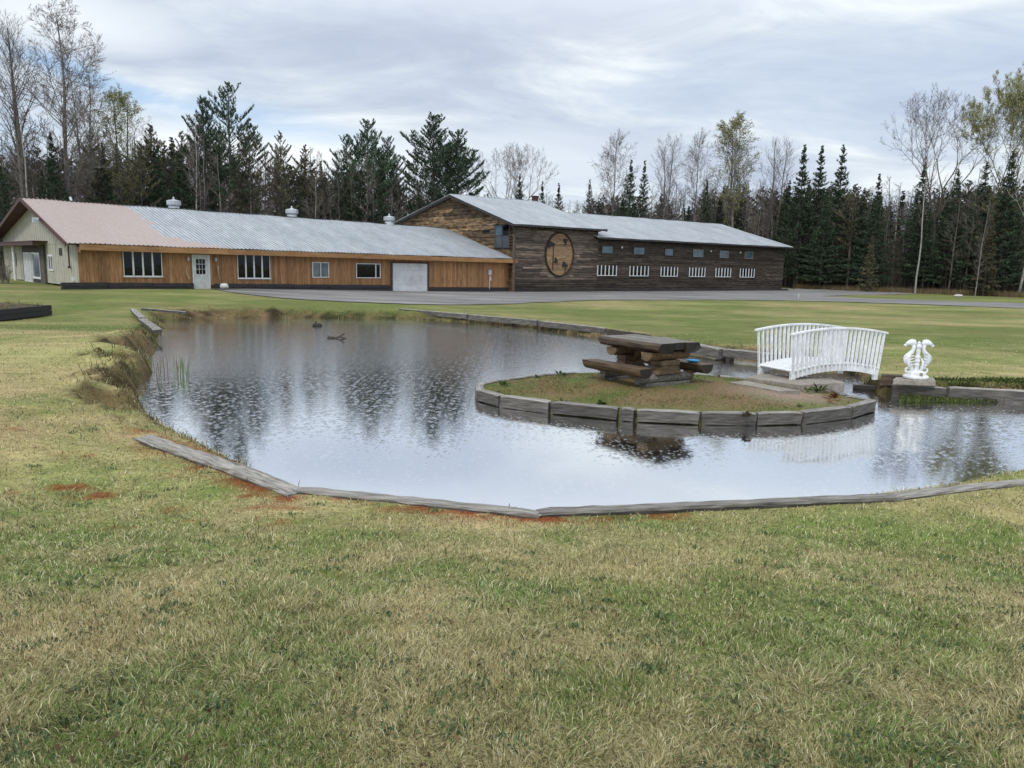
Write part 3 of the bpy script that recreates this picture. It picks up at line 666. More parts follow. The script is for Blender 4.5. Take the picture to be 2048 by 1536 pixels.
def build_table():
    # local x = long axis (towards the camera and right), local y = across
    c = Vector((2.43, 13.42, .235)); t = empty('picnic_table', c, R(-56), 'rustic picnic table of split logs with two attached benches on the island', 'picnic table')
    mats = [mt['brown_log'], mt['black_end'], mt['log_block'], mt['grey_wood']]
    for k, y in enumerate((-.31, 0, .31)):
        p = MB(); p.tint = (.75, .8, .7)[k]
        if k == 1: p.prism([(-.158,.81), (.158,.81), (.158,.69), (-.158,.69)], 0, -.76, .76); p.m = [1,1,3,3,3,3]
        else:
            # outer planks: flat top, rounded bark edge outside
            s = -1 if k == 0 else 1
            pr = [(y-s*.152,.812), (y+s*.13,.806), (y+s*.19,.77), (y+s*.185,.70), (y+s*.12,.655), (y-s*.0,.63), (y-s*.152,.63)]; n = 9; V = []; F = []; m_ = len(pr)
            for i in range(n+1):
                x = -.78+1.56*i/n
                for (a, b) in pr: V.append((x+(random.uniform(-.02,.02) if i in (0, n) else 0), a+random.uniform(-.008,.008), b+(random.uniform(-.008,.008) if b < .8 else random.uniform(-.002,.002))))
            for i in range(n):
                for j in range(m_): F.append((i*m_+j, i*m_+(j+1) % m_, (i+1)*m_+(j+1) % m_, (i+1)*m_+j)); 
            p.add(V, F)
            for q in range(len(F)):
                if q % m_ == 0: p.m[q] = 3
            p.mi = 1; p.f.append(tuple(range(m_-1, -1, -1))); p.m.append(1); p.f.append(tuple(n*m_+j for j in range(m_))); p.m.append(1)
        p.build('tabletop_plank', mats, t)
    for s in (-1, 1):
        x = s*.45
        pd = MB()
        q = MB(); q.tint = 1.1; halflog(q, .95, .26, .15, (x, 0, .632), 'y', mainmi=2, endmi=2); q.build('cap_log', mats, t)
        pd.mi = 2; pd.tint = 1.15; pd.prism([(-.24,.395), (.24,.395), (.23,.485), (-.23,.485)], 0, x-.12, x+.12)
        pd.tint = .95; pd.prism([(-.30,.24), (.30,.24), (.21,.39), (-.21,.39)], 0, x-.12, x+.12)
        o = pd.build('pedestal_block', mats, t); bevel(o, .012)
        b = MB(); b.tint = .75; b.mi = 3; b.tube([(x,-.66,.165), (x,-.3,.17), (x,.3,.17), (x,.66,.165)], [.078,.085,.085,.078], 10); b.build('base_log', mats, t, smooth=False)
        b = MB(); b.tint = .6; b.mi = 3; b.box((x, .0, .04), (.2, 1.05, .11), jit=.012); bevel(b.build('ground_log', mats, t), .015)
        g = MB(); g.mi = 2; g.bar((s*.38,0,.38), (s*.1,0,.63), .1, .1); g.build('brace', mats, t)
    for s in (-1, 1):
        b = MB(); b.tint = 1.15; halflog(b, 1.5, .3, .17, (-.02 if s < 0 else .02, s*.72, .395), 'x'); o = b.build('bench', mats, t)
        for x in (-.45, .45):
            k = MB(); k.mi = 2; k.box((x, s*.62, .235), (.12, .2, .05)); k.build('bench_block', mats, o)
build_table()
pl = MB(); pl.lathe([(0,0), (.085,.0), (.11,.022), (.115,.022), (.09,-.006), (0,-.006)], 20)
tb = Vector((2.43,13.42,.235)); off = Matrix.Rotation(R(-56), 3, 'Z') @ Vector((.42,.72,.0))
po = pl.build('plastic_plate', mt['blue'], loc=tb+off+Vector((0,0,.415)), smooth=True); tag(po, 'bright blue plastic plate lying on the far picnic bench', 'plate')

# ---------------------------------------------------------------- roofs and walls
def ribbed(name, mat, parent, u0, u1, eave, ridge, pitch=.23, h=.034, u1r=None, u0r=None, thick=.03, sag=0.0):
    # ribbed steel sheet from eave (v,z) to ridge (v,z); each may be given as two pairs for its two ends
    if not isinstance(eave[0], tuple): eave = (eave, eave)
    if not isinstance(ridge[0], tuple): ridge = (ridge, ridge)
    u1r = u1 if u1r is None else u1r; u0r = u0 if u0r is None else u0r
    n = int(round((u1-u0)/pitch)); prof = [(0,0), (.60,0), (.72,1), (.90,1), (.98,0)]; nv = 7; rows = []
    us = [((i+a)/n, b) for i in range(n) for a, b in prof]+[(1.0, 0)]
    V = []; m = MB()
    for s, hh in us:
        e = [eave[0][k]*(1-s)+eave[1][k]*s for k in (0,1)]; r = [ridge[0][k]*(1-s)+ridge[1][k]*s for k in (0,1)]
        for j in range(nv):
            q = j/(nv-1); u = (u0+(u1-u0)*s)*(1-q)+(u0r+(u1r-u0r)*s)*q
            wob = .012*math.sin(u*.9+j*1.3)+.01*math.sin(u*2.3)
            V.append((u, e[0]*(1-q)+r[0]*q, e[1]*(1-q)+r[1]*q+h*hh+wob-sag*math.sin(math.pi*s)))
    F = []
    for i in range(len(us)-1):
        for j in range(nv-1): F.append((i*nv+j, (i+1)*nv+j, (i+1)*nv+j+1, i*nv+j+1))
    m.add(V, F); m.t = [(.30 if prof[i % len(prof)][0] in (.72,.98) else 1.12 if hh > 0 else .98) for i, (s_, hh) in enumerate(us) for j in range(nv)]; o = m.build(name, mat, parent, fixn=False)  # tint paints in the rib shading: dark edge lines, lighter crests
    sd_ = o.modifiers.new('thick', 'SOLIDIFY'); sd_.thickness = thick; sd_.offset = -1; return o
def window(parent, u0, u1, z0, z1, y=-.0, mull=(), fr=.06, frame='white', glass='glass', axis='x', sill=False, bar=.05, top=True, proud=.05):
    # window in a wall facing local -y (axis x) or facing local -x (axis y)
    def bb(mb, a0, a1, b0, b1, d0, d1):
        if axis == 'x': mb.b2((a0, y-d1, b0), (a1, y-d0, b1))
        else: mb.b2((y-d1, a0, b0), (y-d0, a1, b1))
    f = MB(); bb(f, u0, u1, z0, z0+fr, .0, proud)
    if top: bb(f, u0, u1, z1-fr, z1, .0, proud)
    bb(f, u0, u0+fr, z0+fr, z1-fr if top else z1, .0, proud-.002); bb(f, u1-fr, u1, z0+fr, z1-fr if top else z1, 0, proud-.002)
    for q in mull: bb(f, u0+(u1-u0)*q-bar/2, u0+(u1-u0)*q+bar/2, z0+fr, z1-fr if top else z1, .0, proud-.004)
    o = f.build('window', mt[frame], parent)
    g = MB(); bb(g, u0+fr*.5, u1-fr*.5, z0+fr*.5, z1-fr*.5 if top else z1, -.02, .012); g.build('pane', mt[glass], o)
    if sill:
        s = MB(); bb(s, u0-.04, u1+.04, z0-.05, z0-.002, 0, proud+.04); s.build('sill', mt[frame], o)
    return o

# ---------------------------------------------------------------- long low building on the left
def build_workshop():
    A = (-22.266, 38.7, 0.0); t = empty('workshop', A, R(42.025), 'long low workshop with orange board front and pink and silver ribbed roof', 'building')
    L = 29.9
    def gz(u): return .60-.30*u/L                                  # ground along the wall
    def zb(u): return .87-.30*u/L                                  # bottom edge of the boards
    # front wall of vertical boards
    f = MB(); u = 0.0
    while u < L:
        w = random.uniform(.14,.22); u2 = min(L, u+w); f.tint = random.choice((.8,.95,1,1.05,1.1,1.2))*random.uniform(.93,1.07)*(1.1 if u > 21 else 1)
        f.b2((u+.004, -random.uniform(.0,.012), zb(u)), (u2-.004, .1, 2.75)); u = u2
    f.tint = .3; f.b2((0, .012, .3), (L, .12, 2.7)); f.build('front_wall', mt['orange_board'], t)
    s = MB(); s.tint = 1
    for u0, u1 in ((-.9,5.62), (6.75,18.7), (21.9,L+.1)):
        if u0 > 21: s.b2((u0, -.10, .1), (u1, .0, zb(u1)+.0))
        else:
            n = int((u1-u0)/2.4)+1
            for i in range(n):
                a = u0+(u1-u0)*i/n; b = u0+(u1-u0)*(i+1)/n
                for k in range(2): s.b2((a+.01, -.32+.01*k, gz(max(a,0))-.1+.235*k+.02), (b-.01, -.18+.01*k, gz(max(a,0))+.125+.235*k), jit=.006)
    s.build('foundation_timber', mt['planter_wood'], t)
    # soil strip behind the black timbers with small dead plants
    so = MB()
    for u0, u1 in ((-.8,5.6), (6.8,18.6)): so.b2((u0, -.2, .3), (u1, .0, zb(u1)-.03))
    so.build('planting_strip', mt['soil'], t)
    # roof
    E0 = (-.6,2.93); E1 = (-.6,2.78); R0 = (9.7,5.62); R1 = (9.4,5.30)
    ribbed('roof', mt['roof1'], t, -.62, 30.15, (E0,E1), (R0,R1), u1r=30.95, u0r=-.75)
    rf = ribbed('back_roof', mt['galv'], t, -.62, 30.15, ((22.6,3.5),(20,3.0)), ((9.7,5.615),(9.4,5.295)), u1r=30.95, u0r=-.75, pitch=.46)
    rc = MB(); rc.bar((-.75,9.7,5.65), (30.9,9.4,5.33), .22, .03); rc.build('ridge_cap', mt['dark_trim'], t)
    fa = MB(); n = 8
    for i in range(n):
        a = -.02+(L+.1)*i/n; b = -.02+(L+.1)*(i+1)/n; fa.tint = random.uniform(.85,1.15)
        za = 2.90-.15*a/L; z2 = 2.90-.15*b/L
        fa.bar((a+.004, -.6, za-.165), (b-.004, -.6, z2-.165), .04, .29)
    fa.tint = 1.05; fa.b2((-.02,-.575,2.47), (.02,0,2.75)); fa.b2((L+.04,-.575,2.35), (L+.08,.2,2.72))
    fa.build('fascia', mt['orange_fascia'], t)
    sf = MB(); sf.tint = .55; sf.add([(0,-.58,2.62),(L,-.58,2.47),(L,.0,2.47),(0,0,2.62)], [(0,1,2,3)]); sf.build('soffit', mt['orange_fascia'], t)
    # gable end, cream boards
    g = MB(); g.prism([(0,.75), (0,2.78), (9.7,5.42), (22.2,3.45), (22.2,.6)], 0, -.0, .12); g.build('gable_wall', mt['cream'], t)
    gr = MB(); v = .3
    while v < 22:
        zt = 2.78+(5.42-2.78)*v/9.7 if v < 9.7 else 5.42-(v-9.7)/12.5*1.97
        gr.tint = 1; gr.b2((-.016, v, .85), (0, v+.035, min(zt, 2.95))); 
        if zt > 3.05: gr.b2((-.016, v+.1, 3.0), (0, v+.135, zt-.03))
        v += .6
    gr.b2((-.02,.0,2.93), (0,22,2.97)); gr.b2((-.02,0,.85), (0,.07,2.75)); gr.build('batten', mt['cream'], t)
    for (a, b, nme) in (((-.62,-.6,2.86), (-.75,9.7,5.55), 'rake_board'), ((-.62,22.6,3.43), (-.75,9.7,5.55), 'rake_board')):
        r = MB(); r.bar(a, b, .05, .22); r.build(nme, mt['maroon'], t)
    us = MB(); us.add([(-.6,-.55,2.84), (0,-.55,2.84), (0,9.7,5.5), (-.72,9.7,5.5)], [(0,1,2,3)]); us.add([(-.6,22.5,3.4), (0,22.5,3.4), (0,9.7,5.5), (-.72,9.7,5.5)], [(0,1,2,3)]); us.build('gable_soffit', mt['maroon'], t)
    # entrance in the gable
    pb = MB(); pb.b2((-.75,7.0,2.86), (-.6,22.8,3.06)); pb.b2((-.78,6.9,3.06), (.0,22.8,3.11)); o = pb.build('porch_beam', mt['maroon'], t)
    en = MB(); en.b2((-.03,8.9,.6), (-.005,14.9,2.85)); en.build('entrance_recess', mt['dark_trim'], t)
    st = MB(); st.b2((-.12,7.7,.55), (-.02,9.0,2.85)); st.build('stone_pier', mt['bark'], t)
    po_ = MB(); po_.tube([(-.4,15.6,.5), (-.4,15.6,2.86)], [.09,.09], 10); po_.build('porch_post', mt['white'], t)
    d = MB(); d.b2((-.09,11.7,.55), (-.03,14.3,2.45)); dd = d.build('door', mt['doorwhite'], t)
    for k in range(5):
        q = MB(); q.b2((-.105,11.9+k*.5,.7), (-.09,11.98+k*.5,2.35)); q.build('door_groove', mt['galv'], dd)
    w = window(t, 9.15, 11.5, .85, 2.45, y=-.03, fr=.12, frame='white', glass='blueglass', axis='y', proud=.06)
    window(t, 5.75, 7.0, 1.42, 2.33, y=-.0, mull=(.5,), fr=.1, axis='y', bar=.12)
    vt = MB(); vt.b2((-.03,3.45,2.3), (0,4.1,2.7)); vt.build('vent', mt['dark_trim'], t)
    bd = MB(); bd.b2((-.03,17.2,1.5), (0,18.8,2.4)); bd.build('notice_board', mt['door_grey'], t)
    dp = MB(); dp.tube([(-.08,1.55,1.75), (-.08,1.55,2.85)], .035, 6); dp.box((-.1,1.55,1.7), (.1,.2,.12)); dp.build('cable_conduit', mt['dark_trim'], t)
    ou = MB(); ou.box((-.06,1.0,1.1), (.12,.22,.18)); ou.build('outlet_box', mt['white'], t)
    # lamp box on the rake
    lb_ = MB(); lb_.box((-.95,4.5,4.15), (.28,.26,.3)); lo = lb_.build('flood_lamp', mt['galv'], t)
    ar = MB(); ar.tube([(-.9,4.3,4.2), (-.6,5.6,4.25), (-.3,5.9,4.3)], .035, 6); ar.build('lamp_arm', mt['white'], lo)
    # windows of the orange wall
    for u0, u1, z0, z1 in ((2.1,4.05,1.28,2.62), (8.22,10.2,1.2,2.57)):
        window(t, u0, u1, z0, z1, y=-.01, mull=(.25,.5,.75), fr=.035, sill=True, bar=.085, top=False)
    window(t, 12.95, 14.1, 1.26, 2.22, y=-.01, mull=(.5,), fr=.05, glass='curtain', bar=.05)
    window(t, 16.05, 17.9, 1.24, 2.2, y=-.01, mull=(.8,), fr=.05, bar=.08)
    # white entrance door
    d = MB(); d.b2((5.74,-.045,.47), (6.56,.0,2.42)); dr = d.build('door', mt['doorwhite'], t)
    dg = MB(); dg.b2((5.86,-.05,1.42), (6.36,-.044,2.26)); pw = dg.build('door_window', mt['glass'], dr)
    mu = MB()
    for k in (1,2): mu.b2((5.86+.5*k/3-.012,-.056,1.42), (5.86+.5*k/3+.012,-.05,2.26)); mu.b2((5.86,-.057,1.42+.84*k/3-.012), (6.36,-.051,1.42+.84*k/3+.012))
    mu.build('door_muntin', mt['doorwhite'], dr)
    kn = MB(); kn.lathe([(.0,0),(.03,.01),(.035,.03),(0,.05)], 10, (6.46,-.06,1.28)); kn.build('handle', mt['galv'], dr)
    df = MB(); df.b2((5.66,-.03,.45), (5.735,.0,2.5)); df.b2((6.565,-.03,.45), (6.64,0,2.5)); df.b2((5.735,-.03,2.425), (6.565,0,2.5)); df.build('door_frame', mt['white'], t)
    for u_ in (5.42, 6.95):
        l = MB(); l.lathe([(.03,-.16), (.07,-.13), (.08,.0), (.03,.08), (0,.1)], 8, (u_,-.14,2.3)); l.b2((u_-.02,-.12,2.34), (u_+.02,-.01,2.38)); l.build('wall_lamp', mt['galv'], t)
    for u_ in (5.3, 7.05):
        l = MB(); l.tube([(u_+.12,-.12,1.15), (u_,-.1,1.5), (u_+.04,-.12,1.85)] if u_ < 6 else [(u_,-.1,1.9), (u_+.03,-.1,1.5), (u_+.1,-.1,1.12)], [.06,.035,.02], 7); l.build('carved_pole', mt['pale_handle'], t)
    # roll door
    gd = MB()
    for k in range(4): gd.b2((18.86,-.03,.36+k*.475), (21.72,.0,.36+(k+1)*.475-.006))
    go = gd.build('garage_door', mt['glossy_white'], t)
    gt = MB(); gt.b2((18.7,-.06,.3), (18.855,0,2.35)); gt.b2((21.725,-.06,.3), (21.88,0,2.35)); gt.b2((18.855,-.06,2.262), (21.725,0,2.35)); gt.build('garage_frame', mt['maroon'], t)
    me_ = MB(); me_.box((27.4,-.09,1.72), (.22,.14,.36)); me_.tube([(27.4,-.08,.45), (27.4,-.08,1.55)], .03, 6); me_.tube([(27.36,-.16,1.8), (27.36,-.22,1.8)], .08, 10); me_.box((27.46,-.09,1.25), (.1,.1,.3)); me_.build('electric_meter', mt['white'], t)
    rp = MB(); rp.tube([(23.2,-.08,1.0), (23.1,-.1,1.4), (23.3,-.09,1.75)], [.05,.03,.02], 6); rp.build('carved_pole', mt['pale_handle'], t)
    # ventilation cupolas
    for u_, v_, z_ in ((8.2,10.35,5.42), (16.5,9.95,5.34), (24.75,9.55,5.26)):
        c = MB(); c.lathe([(.50,-.3), (.42,.05), (.36,.25), (.33,.42)], 14, (u_,v_,z_)); co = c.build('roof_vent', mt['galv'], t)
        c = MB(); c.lathe([(.44,.38), (.46,.42), (.46,.66), (.43,.69), (.12,.76), (.06,.80), (.07,.86), (0,.98)], 14, (u_,v_,z_)); c.build('vent_cap', mt['galv'], co)
    pp = MB(); pp.tube([(2.5,11.8,5.4), (2.35,11.9,6.0)], .07, 8); pp.build('flue_pipe', mt['white'], t)
build_workshop()

# ---------------------------------------------------------------- barn
def slabs(mb, L, zlo, ztop, rowh, out, lo=1.6, hi=4.2, cols=None, wave=.02, depth=.1, face='front'):
    # horizontal waney boards; ztop(u) gives the height available, boards are clipped to it
    z = zlo; r = 0
    while z < 9:
        h = rowh*random.uniform(.85,1.15); u = -random.uniform(0,1.5)
        row = False
        while u < L:
            w = random.uniform(lo, hi); a = max(0, u); b = min(L, u+w); u += w
            if b-a < .05: continue
            # clip to the roof line
            xs = np.linspace(a, b, max(3, int((b-a)/.35)))
            ok = [x for x in xs if ztop(x) > z+.02]
            if len(ok) < 2: continue
            row = True; a, b = min(ok), max(ok); xs = np.linspace(a+.004, b-.004, max(3, int((b-a)/.35)))
            mb.tint = cols(a*.5+b*.5, z) if cols else 1; pr = random.uniform(0,out); V = []; F = []
            for x in xs:
                zt = min(ztop(x), z+h); zb_ = z+random.uniform(-wave, wave)
                for (dy, zz) in ((.0,zb_), (-.03-pr,zb_+.012), (-.035-pr,(zb_+zt)/2), (-.012-pr,zt), (0,zt)):
                    V.append((x, dy, zz) if face == 'front' else (dy, x, zz))
            k = 5
            for i in range(len(xs)-1):
                for j in range(k-1): F.append((i*k+j, (i+1)*k+j, (i+1)*k+j+1, i*k+j+1))
            F.append((0,1,2,3,4)); F.append(tuple((len(xs)-1)*k+j for j in (4,3,2,1,0)))
            mb.add(V, F)
        z += h
        if not row and z > 3: break
def build_barn():
    E = (-.033, 58.0, 0.0); t = empty('barn', E, R(36.5), 'two storey barn of dark slab boards with silver roofs and round axe emblem', 'building')
    L1, L2 = 8.55, 34.62
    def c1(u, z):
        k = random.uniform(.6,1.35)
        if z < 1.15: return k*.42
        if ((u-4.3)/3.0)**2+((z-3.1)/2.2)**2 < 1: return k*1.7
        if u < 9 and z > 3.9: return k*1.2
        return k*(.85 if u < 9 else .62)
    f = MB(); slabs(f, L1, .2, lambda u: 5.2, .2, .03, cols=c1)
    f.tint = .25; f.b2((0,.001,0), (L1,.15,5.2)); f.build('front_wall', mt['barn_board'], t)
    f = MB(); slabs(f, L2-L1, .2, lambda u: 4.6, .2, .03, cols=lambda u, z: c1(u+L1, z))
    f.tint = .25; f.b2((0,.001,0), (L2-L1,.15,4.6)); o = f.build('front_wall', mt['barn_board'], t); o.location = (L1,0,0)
    # gable end with golden waney slabs
    def zt(v): return 5.28+(7.9-5.28)*v/8.5 if v < 8.5 else 7.9-(v-8.5)*.197
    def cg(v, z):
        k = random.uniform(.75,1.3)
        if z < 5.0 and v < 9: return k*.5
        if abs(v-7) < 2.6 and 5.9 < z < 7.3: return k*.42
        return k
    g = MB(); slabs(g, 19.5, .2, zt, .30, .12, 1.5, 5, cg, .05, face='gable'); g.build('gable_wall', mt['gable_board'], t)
    gb = MB(); gb.tint = .2; gb.prism([(0,0), (0,5.2), (8.5,7.82), (19.5,5.65), (19.5,0)], 0, .001, .1); gb.build('gable_backing', mt['barn_board'], t)
    eb = MB(); eb.prism([(0,0), (0,4.6), (8.5,7.1), (17,4.6), (17,0)], 0, L2-.1, L2-.01); eb.build('end_wall', mt['barn_board'], t)
    bw = MB(); bw.b2((0,17.0,0), (L2,17.1,4.6)); bw.build('back_wall', mt['barn_board'], t)
    sw = MB(); sw.prism([(0,4.4), (0,5.25), (8.5,7.85), (17,5.3), (17,4.4)], 0, L1-.1, L1); sw.build('upper_end_wall', mt['barn_board'], t)
    # roofs
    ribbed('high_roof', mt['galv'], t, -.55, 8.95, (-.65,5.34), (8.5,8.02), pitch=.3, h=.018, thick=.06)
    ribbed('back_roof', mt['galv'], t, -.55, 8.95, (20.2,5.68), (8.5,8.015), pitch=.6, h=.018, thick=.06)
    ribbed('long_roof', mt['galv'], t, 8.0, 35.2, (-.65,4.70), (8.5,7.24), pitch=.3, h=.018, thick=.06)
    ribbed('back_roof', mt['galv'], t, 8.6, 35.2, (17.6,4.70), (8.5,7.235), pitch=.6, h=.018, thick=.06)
    r = MB()
    for a, b in (((-.58,-.65,5.22), (-.58,8.5,7.9)), ((-.58,20.2,5.55), (-.58,8.5,7.9)), ((8.92,-.65,5.24), (8.92,8.5,7.92)), ((35.2,-.65,4.6), (35.2,8.5,7.14))): r.bar(a, b, .06, .2)
    r.bar((-.55,-.68,5.25), (8.95,-.68,5.25), .06, .14); r.bar((8.0,-.68,4.61), (35.2,-.68,4.61), .06, .14); r.build('roof_trim', mt['dark_trim'], t)
    so = MB(); so.tint = .6; so.add([(-.5,-.62,5.2),(8.9,-.62,5.2),(8.9,.0,5.22),(-.5,0,5.22)], [(0,1,2,3)]); so.add([(8.1,-.62,4.56),(35.1,-.62,4.56),(35.1,0,4.58),(8.1,0,4.58)], [(0,1,2,3)])
    k = -.3
    while k < 35: so.b2((k,-.6,(5.12 if k < 8.5 else 4.48)), (k+.05,-.03,(5.2 if k < 8.5 else 4.56))); k += .61
    so.build('soffit', mt['dark_trim'], t)
    ch = MB(); ch.box((9.9,10.3,8.0), (.45,.45,1.3)); ch.box((9.9,10.3,8.68), (.55,.55,.1)); ch.build('chimney', mt['maroon'], t)
    # openings in the gable
    window(t, 2.45, 4.25, 4.72, 5.38, y=-.06, fr=.07, frame='dark_trim', axis='y', proud=.06)
    d = MB(); d.b2((-.16,.42,3.55), (-.06,2.4,5.36)); dr = d.build('loft_door', mt['dark_trim'], t)
    for a, b, z0, z1, m_ in ((.5,1.3,4.55,5.3,'glass'), (1.42,2.28,4.55,5.3,'blueglass'), (.5,1.3,3.62,4.48,'door_grey'), (1.42,2.28,3.62,4.48,'door_grey')):
        q = MB(); q.b2((-.18,a,z0), (-.16,b,z1)); q.build('door_panel', mt[m_], dr)
    ct = MB(); ct.tube([(-.05,-.03,.2), (-.06,-.04,5.2)], [.13,.11], 8); ct.build('corner_log', mt['barn_board'], t)
    sp_ = MB()
    for k in range(9): sp_.tube([(-.35,.25,3.4+k*.22), (.1,.2,3.4+k*.22)], [.07,.06], 7)
    sp_.build('log_stub', mt['brown_log'], t)
    # round emblem
    ce = (4.40, 3.2); rx, rz_ = 1.42, 1.70
    ep = MB(); n = 16
    for k in range(n):
        z0 = ce[1]-rz_+2*rz_*k/n; z1 = ce[1]-rz_+2*rz_*(k+1)/n; zm = (z0+z1)/2; hw = rx*math.sqrt(max(0,1-((zm-ce[1])/rz_)**2)); ep.tint = random.uniform(.8,1.25)
        if hw > .1: ep.b2((ce[0]-hw,-.10-random.uniform(0,.01),z0+.004), (ce[0]+hw,-.04,z1-.004))
    em = ep.build('emblem', mt['emblem'], t)
    rg = MB(); N = 48
    rg.tube([(ce[0]+rx*math.cos(2*math.pi*k/N), -.11, ce[1]+rz_*math.sin(2*math.pi*k/N)) for k in range(N+1)], .075, 6, cap=False); rg.build('ring', mt['ring'], em)
    def axe(hx, hz, tx, tz, s=1.0, flip=1, mat_h='pale_handle'):
        m = MB(); m.mi = 0; m.bar((hx,-.14,hz), (tx,-.13,tz), .04, .055, up=(0,1,0))
        dx, dz = tx-hx, tz-hz; q = math.hypot(dx, dz); dx /= q; dz /= q; nx, nz = -dz*flip, dx*flip; m.mi = 1
        P = [(-.06,-.12), (-.10,.06), (-.26,.42), (.26,.46), (.12,.08), (.08,-.12)]
        m.prism([(hx+dx*a*s+nx*b*s, hz+dz*a*s+nz*b*s) for a, b in P], 1, -.19, -.12); m.build('axe', [mt[mat_h], mt['black_iron']], em)
    axe(3.72, 3.98, 3.72, 2.0, 1.15, -1, 'ring'); axe(4.95, 4.06, 3.85, 4.03, .85, -1); axe(3.98, 2.86, 4.95, 3.02, .7, -1); axe(5.12, 2.35, 4.95, 1.75, .9, -1, 'ring')
    # two rows of windows
    for (u0, u1) in ((8.55,10.75), (12.3,14.6), (16.2,18.4), (20.0,22.2), (23.75,26.0), (27.45,29.7)):
        window(t, u0, u1, 1.56, 2.42, y=-.06, mull=(.2,.4,.6,.8), fr=.05, bar=.07, top=False, proud=.07)
    for i, (u0, u1) in enumerate(((8.95,10.3), (12.65,14.1), (16.55,17.75), (20.4,21.8), (24.2,25.5), (28.0,29.3))):
        window(t, u0, u1, 3.38, 4.05, y=-.06, fr=.05, frame='dark_trim' if i < 3 else 'grey_wood', glass='blueglass', proud=.05, mull=() if i != 3 else (.5,))
    for u_ in (11.2, 22.8, 27.2):
        l = MB(); l.lathe([(0,-.1),(.08,-.06),(.1,.02),(.03,.1)], 8, (u_,-.16,3.95)); l.build('wall_lamp', mt['white'], t)
    bt = MB(); u = 0
    while u < L2+.5:
        w = random.uniform(2.4,3.2); bt.tint = random.uniform(.8,1.5); bt.b2((u+.01,-.42,.1), (min(L2+.6,u+w)-.01,-.12,.42), jit=.02); u += w
    bt.build('foundation_timber', mt['planter_wood'], t)
build_barn()

# ---------------------------------------------------------------- trees
def rv(s=1.0): return Vector((random.uniform(-s,s), random.uniform(-s,s), random.uniform(-s,s)))
def tri(mb, p, d, l, w):
    # a thin twig or needle tuft
    sd_ = d.cross(rv()); 
    if sd_.length < 1e-5: sd_ = Vector((1,0,0))
    sd_.normalize(); mb.add([p-sd_*w, p+sd_*w, p+d*l], [(0,1,2)])
def twigs(mb, p, d, L, r, lvl, bud=None, spread=.7, droop=0.0):
    # a branch as a thin bent tube, with finer branches along it
    pts = [p]; q = p.copy(); dd = d.normalized(); n = 3 if lvl > 0 else 2
    for i in range(n):
        dd = (dd+rv(.16)+Vector((0,0,.10-droop))).normalized(); q = q+dd*(L/n); pts.append(q.copy())
    if lvl >= 2: mb.tube(pts, [r*(1-.8*i/n)+.004 for i in range(n+1)], 4, cap=False)
    elif lvl == 1: mb.tube(pts, [r*(1-.8*i/n)+.003 for i in range(n+1)], 3, cap=False)
    else:
        tri(mb, p, (pts[-1]-p).normalized(), L, max(r, .012))
        if bud is not None:
            for _ in range(4):
                c = p.lerp(pts[-1], random.uniform(.3,1))+rv(.12); tri(bud, c, rv().normalized(), .11, .045)
        return
    k = (0, 7, 7, 8)[lvl]
    for i in range(k):
        t = .18+.82*(i+random.random()*.6)/k; s = t*n; j = min(n-1, int(s)); c = pts[j].lerp(pts[j+1], s-j)
        ax = (pts[j+1]-pts[j]).normalized(); sd_ = ax.cross(rv()); sd_.normalize()
        nd_ = (ax*(1-spread*.45)+sd_*spread).normalized()
        twigs(mb, c, nd_, L*random.uniform(.36,.52)*(1.15-.45*t), r*.45, lvl-1, bud, spread, droop)
def leader_tree(H=18, r=.16, base=.35, bl=3.2, nbr=26, up=.9, bud=False, lean=.02, twin=False, lvl=2, bare_bottom=True):
    tr = MB(); cr = MB(); bd = MB() if bud else None
    stems = 2 if twin else 1
    for s in range(stems):
        pts = []; off = Vector((0,0,0)); n = 8; dx, dy = random.uniform(-lean,lean), random.uniform(-lean,lean)
        if twin: dx = (.06 if s else -.05)
        for i in range(n+1):
            t = i/n; off += Vector((random.uniform(-.11,.11), random.uniform(-.11,.11), 0)) if i else Vector()
            pts.append(Vector((dx*H*t, dy*H*t, H*t-.1))+off)
        tr.tube(pts, [r*(1-.88*i/n)+.012 for i in range(n+1)], 6)
        for i in range(nbr):
            t = base+(1-base)*(i+random.random())/nbr; s_ = t*n; j = min(n-1, int(s_)); c = pts[j].lerp(pts[j+1], s_-j)
            a = random.uniform(0, 2*math.pi); prof = math.sin(math.pi*min(1, max(.0, (t-base)/(1-base)))**.8)*.75+.35
            d = Vector((math.cos(a), math.sin(a), up*(1+.5*t))).normalized()
            twigs(cr, c, d, bl*prof*random.uniform(.7,1.15), r*.36*(1.1-t), lvl, bd)
    return tr, cr, bd
